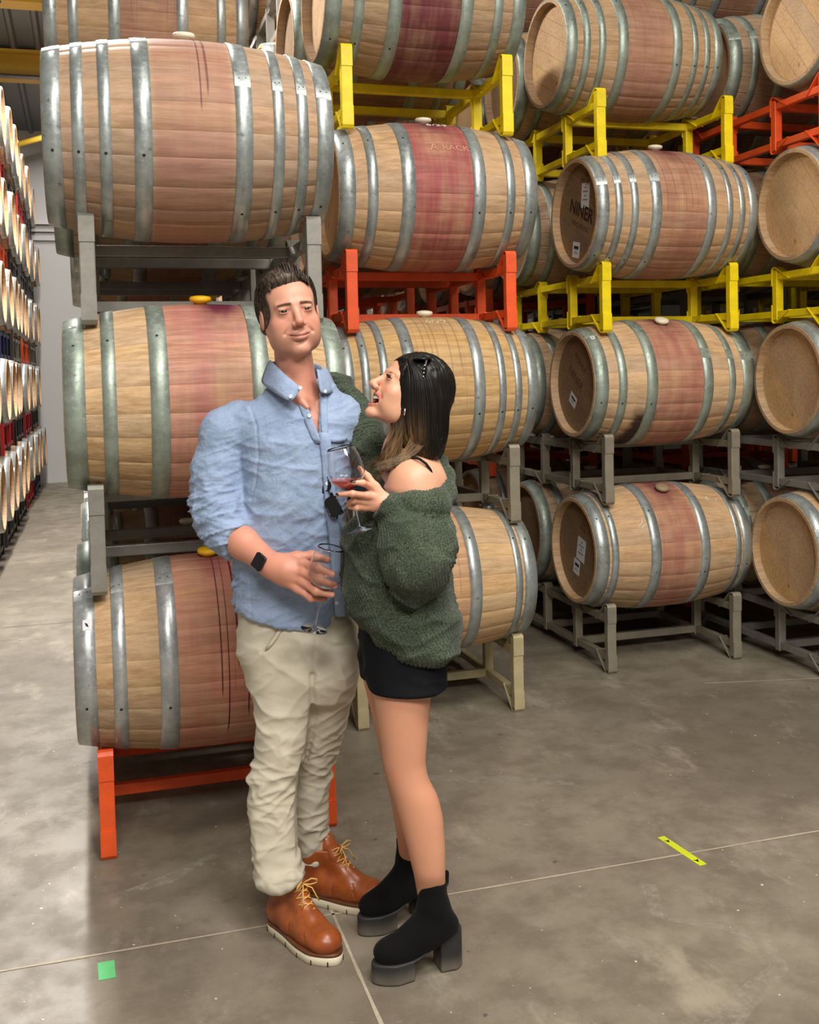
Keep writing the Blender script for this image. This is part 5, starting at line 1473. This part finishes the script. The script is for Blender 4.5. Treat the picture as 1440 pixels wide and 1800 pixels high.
c = t_.mix(t_.ramp(n1, .3, .75), srgb(34, 42, 34), srgb(98, 108, 88)); c = t_.mix(t_.ramp(n2, .35, .7, 0, .4), c, srgb(46, 56, 44))
t_.set(Base_Color=c, Roughness=.9, Sheen_Weight=.15, Specular_IOR_Level=.15); t_.bump(n1, .7, .003); M_sweat = t_.m
sweater = link('sweater', arr_mesh('sweater', V, F, WO), WOM, M_sweat)

# shorts
f = Field((at(615, 1100, 2.9)[0], 2.72, at(700, 1222, 2.9)[2]), (at(800, 1100, 2.9)[0], 3.12, at(700, 1030, 2.9)[2]), .0035)
f.loft(rows([(1208, 648, 786, 2.875, .105), (1180, 640, 787, 2.89, .112), (1120, 634, 788, 2.92, .13), (1040, 640, 780, 2.92, .13)]), .01, n=2.4, cap=.006)
f.loft(rows([(1186, 632, 740, 2.99, .095), (1150, 630, 760, 2.98, .10), (1060, 632, 770, 2.96, .11)]), .008, n=2.3, cap=.006)
V, F = f.mesh(); V = relax(V, F, 1, .5); N = vnormals(V, F); V = V+N*folds(V, [((.3, 0, 1), 22, .4, 1)], .003, 71)[:, None]
M_short = mat_fabric('black cotton shorts', (10, 11, 16), (15, 17, 23), 700, .8, .1, sheen=0)
link('shorts', arr_mesh('shorts', V, F, WO), WOM, M_short)

# ------------------------------------------------------------------ footwear
def sole_outline(L, wb, wh, n=44, taper=.5):
    pts = []
    for k in range(n):
        a = 2*PI*k/n; t = (1-math.cos(a))/2; s = 1 if a < PI else -1       # t: 0 heel, 1 toe
        w = (wh+(wb-wh)*sst(np.array(t), .30, .68)); env = min(1, (t/.10)**.5 if t < .10 else 1, ((1-t)/.20)**.5 if t > .80 else 1)
        pts.append((s*w*env+.006*math.sin(t*PI), L*t))
    return pts
def extrude(name, pts, z0, z1, grow0=0, grow1=0, zfun=None):
    n = len(pts); c = np.mean(pts, 0); V = []
    for (z, g) in ((z0, grow0-.002), (z0+.002, grow0), (z1-.002, grow1), (z1, grow1-.002)):
        for p in pts:
            d = np.array(p)-np.array((0, c[1]*.0+min(max(p[1], .05), c[1]*2-.06))); L = max(np.linalg.norm(d), 1e-6); q = np.array(p)+d/L*g
            V.append((q[0], q[1], z+(zfun(q[1]) if zfun else 0)))
    F = [tuple(range(n))[::-1], tuple(range(3*n, 4*n))]+[(l*n+i, l*n+(i+1) % n, (l+1)*n+(i+1) % n, (l+1)*n+i) for l in range(3) for i in range(n)]
    me = mesh(name, V, F); me.polygons.foreach_set('use_smooth', [False, False]+[True]*(3*n)); return me
def place_boot(name, heel, toe, par, org):
    d = toe-heel; d[2] = 0; d /= np.linalg.norm(d)
    e = empty(name, tuple(heel-org), (0, 0, math.atan2(-d[0], d[1]))); e.parent = par
    return e
def leather(name, c, c2, rough=.35):
    t = NT(name); n = t.noise(t.coord(), 16, 4, .6); m = t.noise(t.coord(), 90, 3, .6)
    t.set(Base_Color=t.mix(t.ramp(n, .3, .7), srgb(*c), srgb(*c2)), Roughness=rough, Coat_Weight=.15, Coat_Roughness=.3); t.bump(t.math('ADD', n, t.math('MULTIPLY', m, .3)), .15, .002); return t.m
M_tan = leather('tan boot leather', (168, 88, 38), (136, 66, 28)); M_welt = leather('brown welt', (110, 66, 36), (88, 52, 28), .5)
M_sole = simple('cream rubber sole', srgb(226, 216, 188), .6, var=.05); M_groove = simple('dark sole groove', srgb(40, 34, 28), .8); M_lace = simple('straw-coloured lace', srgb(220, 170, 96), .7, scale=200)
MBOOT = {}
def man_boot(heel, toe):
    e = place_boot('boot', heel, toe, MAN, MO); L = .315
    if not MBOOT:
        f = Field((-.075, -.03, .012), (.075, .34, .235), .003)
        f.chain([np.array(p) for p in ((0, .062, .075), (0, .070, .140), (0, .075, .180))], [.043, .044, .046], .02)
        f.chain([np.array(p) for p in ((0, .050, .060), (.002, .120, .060), (.004, .200, .052), (.004, .262, .050))], [.043, .046, .043, .037], .03)
        f.ell((.004, .255, .050), (.047, .052, .032), None, .02)
        f.ell((0, .045, .060), (.041, .042, .045), None, .02)
        f.cap((0, .100, .165), (.003, .185, .088), .030, .026, .03)
        f.op(lambda X, Y, Z: Z-.030+0*X+0*Y, (-.2, -.2, 0), (.2, .4, .032), .002, 'sub')
        f.op(lambda X, Y, Z: .176-.12*(Y-.07)-Z+0*X, (-.2, -.2, .13), (.2, .4, .25), .002, 'sub')
        f.chain([np.array(p) for p in ((-.050, .225, .050), (-.030, .212, .082), (.004, .208, .094), (.036, .212, .082), (.056, .225, .050))], [.0018]*5, .004, 'sub')   # toe cap seam
        f.chain([np.array(p) for p in ((-.050, .145, .045), (-.046, .150, .080), (-.030, .165, .105))], [.0016]*3, .004, 'sub')
        f.chain([np.array(p) for p in ((.050, .145, .045), (.048, .150, .080), (.034, .165, .105))], [.0016]*3, .004, 'sub')
        V, F = f.mesh(); V = relax(V, F, 2, .5); MBOOT['upper'] = arr_mesh('upper', V, F, np.zeros(3))
        o = sole_outline(L, .056, .043)
        wed = lambda y: 0
        MBOOT['sole'] = extrude('sole', o, 0, .024, .000, .001); MBOOT['welt'] = extrude('welt', o, .024, .033, .001, .000)
        bm = bmesh.new()
        for k, (x, y) in enumerate(o):
            if k % 3 == 1 and .02 < y < L-.004:
                nx = math.copysign(1, x); add_box(bm, (x*1.0-nx*.0007, y, .007), (.005, .0028, .0135))
        MBOOT['groove'] = bmesh_out(bm, 'groove')
        # tongue and eyelet facing
        f = Field((-.05, .07, .07), (.05, .22, .26), .0025)
        f.chain([np.array(p) for p in ((.003, .172, .098), (.002, .132, .148), (0, .112, .176), (0, .108, .192))], [.024, .026, .026, .022], .01)
        V, F = f.mesh(); V = relax(V, F, 2, .5); MBOOT['tongue'] = arr_mesh('tongue', V, F, np.zeros(3))
    for k, mt in (('upper', M_tan), ('sole', M_sole), ('welt', M_welt), ('tongue', M_tan)): 
        o = link(k if k != 'welt' else 'welt', MBOOT[k], e, mt)
        if k == 'sole': link('sole_grooves', MBOOT['groove'], o, M_groove)
    # laces: criss-cross up the front, bow on top
    rowsz = [(.196, .098), (.184, .112), (.172, .127), (.160, .142), (.150, .158), (.143, .174)]
    for i in range(5):
        (y0, z0), (y1, z1) = rowsz[i], rowsz[i+1]; w0, w1 = .024, .024
        for s in (-1, 1):
            link('lace', tube_mesh('lace', [(s*w0+.003, y0-.004, z0-.003), (s*w0*.4+.003, y0*.6+y1*.4+.008, z0*.6+z1*.4+.007), (-s*w1*.4+.003, y0*.3+y1*.7+.008+.002*s, z0*.3+z1*.7+.007), (-s*w1+.003, y1-.004, z1-.002)], .0021, 6), e, M_lace)
    for s in (-1, 1):
        link('lace', tube_mesh('bow', [(.003, .158, .178), (s*.018, .172, .190), (s*.034, .176, .184), (s*.036, .172, .172), (s*.020, .166, .170), (.003, .160, .176)], .0022, 6), e, M_lace)
        link('lace', tube_mesh('end', [(.003, .160, .176), (s*.016, .176, .165), (s*.022, .186, .145), (s*.030, .190, .128)], .0020, 6), e, M_lace)
    return e
man_boot(floor_pt(482, 1622), floor_pt(590, 1693))
man_boot(floor_pt(522, 1572), floor_pt(690, 1602))
# platform ankle boots
M_suede = mat_fabric('black suede', (8, 8, 9), (14, 14, 15), 700, .95, .2, 10, .03)
t_ = NT('dusty dark rubber'); n1 = t_.noise(t_.coord(), 10, 4, .6); sp_ = t_.t.nodes.new('ShaderNodeSeparateXYZ'); t_.t.links.new(t_.coord(), sp_.inputs[0])
t_.set(Base_Color=t_.mix(t_.ramp(t_.math('ADD', sp_.outputs[2], t_.math('MULTIPLY', n1, -.03)), .035, -.012, 0, .8), srgb(40, 40, 42), srgb(112, 104, 92)), Roughness=.6); M_plat = t_.m
WB = {}
def woman_boot(heel, toe):
    e = place_boot('boot', heel, toe, WOM, WO); L = .262
    if not WB:
        f = Field((-.07, -.04, .030), (.07, .30, .285), .003)
        f.chain([np.array(p) for p in ((0, .062, .120), (0, .082, .185), (0, .082, .262))], [.042, .038, .041], .02)
        f.chain([np.array(p) for p in ((0, .050, .112), (0, .105, .104), (.002, .170, .082), (.003, .212, .076))], [.038, .040, .036, .030], .03)
        f.ell((.003, .205, .076), (.041, .048, .028), None, .02); f.cap((0, .075, .165), (0, .135, .115), .032, .030, .03)
        f.op(lambda X, Y, Z: Z-(.052+.055*np.clip((.15-Y)/.11, 0, 1)**1.3)+0*X, (-.2, -.2, 0), (.2, .4, .12), .003, 'sub')
        f.op(lambda X, Y, Z: .252-.25*np.abs(Y-.085)-Z+0*X, (-.2, -.2, .2), (.2, .4, .30), .002, 'sub')
        f.cap((0, .044, .235), (0, .040, .262), .010, .008, .006)      # pull tab
        V, F = f.mesh(); V = relax(V, F, 2, .5); WB['upper'] = arr_mesh('upper', V, F, np.zeros(3))
        # one-piece platform and block heel
        f = Field((-.07, -.03, -.006), (.07, .29, .125), .003)
        def prof(X, Y, Z):
            t = np.clip(Y/L, 0, 1); w = .033+.014*np.clip((t-.3)/.4, 0, 1); env = np.sqrt(np.clip(np.minimum(t/.10, (1-t)/.22), 0, 1)); d = np.abs(X-.005*np.sin(t*PI))-w*env
            top = Z-(.056+.055*np.clip((.15-Y)/.11, 0, 1)**1.3)
            body_ = np.maximum(np.maximum(d, top), -Z+.001); body_ = np.maximum(body_, np.maximum(-Y, Y-L))
            arch = np.maximum(np.maximum(Z-(.052+.030*np.clip((.14-Y)/.07, 0, 1)), Y-.150-.10*np.maximum(.0, .05-Z)*0), .072+.12*(Z-.04)*0-Y)
            return np.maximum(body_, -arch)
        f.op(prof, (-.07, -.03, -.01), (.07, .29, .13), .003, 'add')
        V, F = f.mesh(); V = relax(V, F, 2, .5); WB['platform'] = arr_mesh('platform', V, F, np.zeros(3))
    for k, mt in (('upper', M_suede), ('platform', M_plat)): link(k, WB[k], e, mt)
    return e
woman_boot(*WBP[0])
woman_boot(*WBP[1])

# ------------------------------------------------------------------ wine glasses
t_ = NT('clear glass'); t_.set(Base_Color=(1, 1, 1, 1), Roughness=.0, IOR=1.45, Transmission_Weight=1.0); M_glass = t_.m
t_ = NT('rose wine'); t_.set(Base_Color=srgb(252, 112, 106), Roughness=.02, IOR=1.33, Transmission_Weight=.35); M_wine = t_.m
def bowl_r(h, Rm, Rr, Hb): # radius over bowl height 0..Hb
    t = h/Hb; return Rm*math.sin(min(1, t/.42)*PI/2)**.62 if t < .42 else Rm+(Rr-Rm)*((t-.42)/.58)**1.7
def wine_glass(base, top, label, par_level=None, Ht=.235, Rm=.050, Rr=.035):
    base, top = np.array(base), np.array(top); ax_ = top-base; Ht = np.linalg.norm(ax_); ax_ = ax_/Ht
    wl = _M3@base; e = empty('wine_glass', tuple(wl), label=label, cat='wine glass', group='wine glasses held by the couple')
    q = Vector((0, 0, 1)).rotation_difference(Vector(_M3@ax_)); e.rotation_mode = 'QUATERNION'; e.rotation_quaternion = q
    Hb = Ht*.52; zb = Ht-Hb; th = .0011
    link('foot', lathe_mesh('foot', [(0, 0), (.036, 0), (.0375, .0008), (.036, .0018), (.018, .0040), (.007, .0075), (.0045, .011), (0, .011)], 40), e, M_glass)
    link('stem', lathe_mesh('stem', [(0, .011), (.0045, .011), (.0033, .02), (.0030, zb*.6), (.0036, zb-.008), (.006, zb-.002), (0, zb-.002)], 20), e, M_glass)
    N_ = 26; out = [(bowl_r(Hb*i/N_, Rm, Rr, Hb)+.0001, zb+Hb*i/N_) for i in range(N_+1)]
    inn = [(max(0, bowl_r(Hb*i/N_, Rm, Rr, Hb)-th), zb+Hb*i/N_+(.002 if i < 2 else 0)) for i in range(N_, -1, -1)]
    link('bowl', lathe_mesh('bowl', [(0, zb-.002)]+out[1:]+inn[:-1]+[(0, zb+.002)], 48), e, M_glass)
    return e, q, zb, Hb, Rm, Rr
G1 = wine_glass(at(552, 1107, 2.893), at(582, 962, 2.875), 'empty stemmed wine glass in the man\'s hand in front of his shirt hem')
G2 = wine_glass(at(633, 932, 2.765), at(598, 786, 2.755), 'stemmed wine glass with pink wine held up by the woman')
def wine_fill(G, level):
    e, q, zb, Hb, Rm, Rr = G; up = q.inverted() @ Vector((0, 0, 1)); up.normalize()
    c = Vector((0, 0, zb+level)); n = 44; V = []; rings = 12; hgt = []
    # cut of the tilted liquid plane with the bowl, ring by ring
    bm = bmesh.new(); prof = [(max(.0003, bowl_r(Hb*i/40, Rm, Rr, Hb)-.0014), zb+.002+Hb*i/40) for i in range(0, 26)]
    vs = [[bm.verts.new((r*math.cos(2*PI*k/n), r*math.sin(2*PI*k/n), z)) for k in range(n)] for r, z in prof]
    for i in range(len(vs)-1):
        for k in range(n): bm.faces.new((vs[i][k], vs[i][(k+1) % n], vs[i+1][(k+1) % n], vs[i+1][k]))
    bm.faces.new(vs[0][::-1]); bm.faces.new(vs[-1])
    r = bmesh.ops.bisect_plane(bm, geom=bm.verts[:]+bm.edges[:]+bm.faces[:], plane_co=c, plane_no=up, clear_outer=True)
    es = [x for x in r['geom_cut'] if isinstance(x, bmesh.types.BMEdge)]; bmesh.ops.contextual_create(bm, geom=es)
    link('wine', bmesh_out(bm, 'wine', False), e, M_wine)
wine_fill(G2, .030)

# ------------------------------------------------------------------ sunglasses
M_frame = simple('glossy black frame', srgb(12, 12, 14), .18, var=0); M_lens = simple('dark lens', srgb(10, 10, 13), .06, var=0)
def lens_mesh(w_, h_, th):
    n = 28; V = []
    for z in (-th/2, th/2):
        for k in range(n):
            a = 2*PI*k/n; c, s = math.cos(a), math.sin(a); V.append((w_*math.copysign(abs(c)**.6, c), h_*math.copysign(abs(s)**.6, s), z))
    return mesh('lens', V, [tuple(range(n))[::-1], tuple(range(n, 2*n))]+[(i, (i+1) % n, n+(i+1) % n, n+i) for i in range(n)])
def rim_mesh(w_, h_, r):
    pts = []
    for k in range(29):
        a = 2*PI*k/28; c, s = math.cos(a), math.sin(a); pts.append((w_*math.copysign(abs(c)**.6, c), h_*math.copysign(abs(s)**.6, s), 0))
    return tube_mesh('rim', pts, r, 6, False)
def sunglasses(label, O, X, Y, fold=True, studs=False, sc=1.0):
    """O: world position of the bridge; X across the front, Y up the lens; folded or open temples"""
    X = np.array(X, float); X /= np.linalg.norm(X); Y = np.array(Y, float); Y -= X*(X@Y); Y /= np.linalg.norm(Y); Z = np.cross(X, Y)
    Mw = _M3@np.stack([X, Y, Z], 1)*sc; wl = _M3@O
    e = empty('sunglasses', label=label, cat='sunglasses'); e.matrix_world = Matrix([[float(Mw[i][j]) for j in range(3)]+[float(wl[i])] for i in range(3)]+[[0, 0, 0, 1]])
    for s in (-1, 1):
        o = link('lens', lens_mesh(.0235, .0195, .002), e, M_lens); o.location = (s*.034, 0, 0)
        o = link('rim', rim_mesh(.0245, .0205, .0024), e, M_frame); o.location = (s*.034, 0, 0)
        if fold: link('temple', tube_mesh('t', [(s*.060, .012, -.002), (s*.060, .012, -.008-.003*s), (s*.02, .010, -.010-.003*s), (-s*.045, .004, -.011-.003*s), (-s*.066, -.010, -.012-.003*s)], .0026, 8), e, M_frame)
        else:
            link('temple', tube_mesh('t', [(s*.060, .012, 0), (s*.066, .011, -.010), (s*.070, .006, -.06), (s*.070, -.004, -.10), (s*.066, -.028, -.128)], [.0042, .0042, .0034, .003, .0026], 8), e, M_frame)
        if studs:
            bm = bmesh.new()
            for k in range(6): bmesh.ops.create_uvsphere(bm, u_segments=8, v_segments=6, radius=.0017, matrix=Matrix.Translation((s*.0745, .0085-k*.0010, -.016-k*.009)))
            link('studs', bmesh_out(bm, 'studs', True), e, simple('pearl studs', srgb(226, 220, 210), .3))
    link('bridge', tube_mesh('b', [(-.012, .006, 0), (0, .009, .001), (.012, .006, 0)], .0024, 8), e, M_frame)
    return e
# tucked by one temple into the placket, front hanging down
v0 = surf_v(580, 875, SHV)
a0, a1 = at(568, 849, v0-.006), at(585, 889, v0-.022)
sunglasses('black sunglasses hanging from the placket of the man\'s shirt', (a0+a1)/2, a1-a0, (.75, -.45, .30), sc=1.12)
sunglasses('black sunglasses with pearly studs pushed up on the woman\'s head', at(745, 632, 2.925), (-.10, -1, .02), (1, 0, -.02), fold=False, studs=True, sc=1.12)
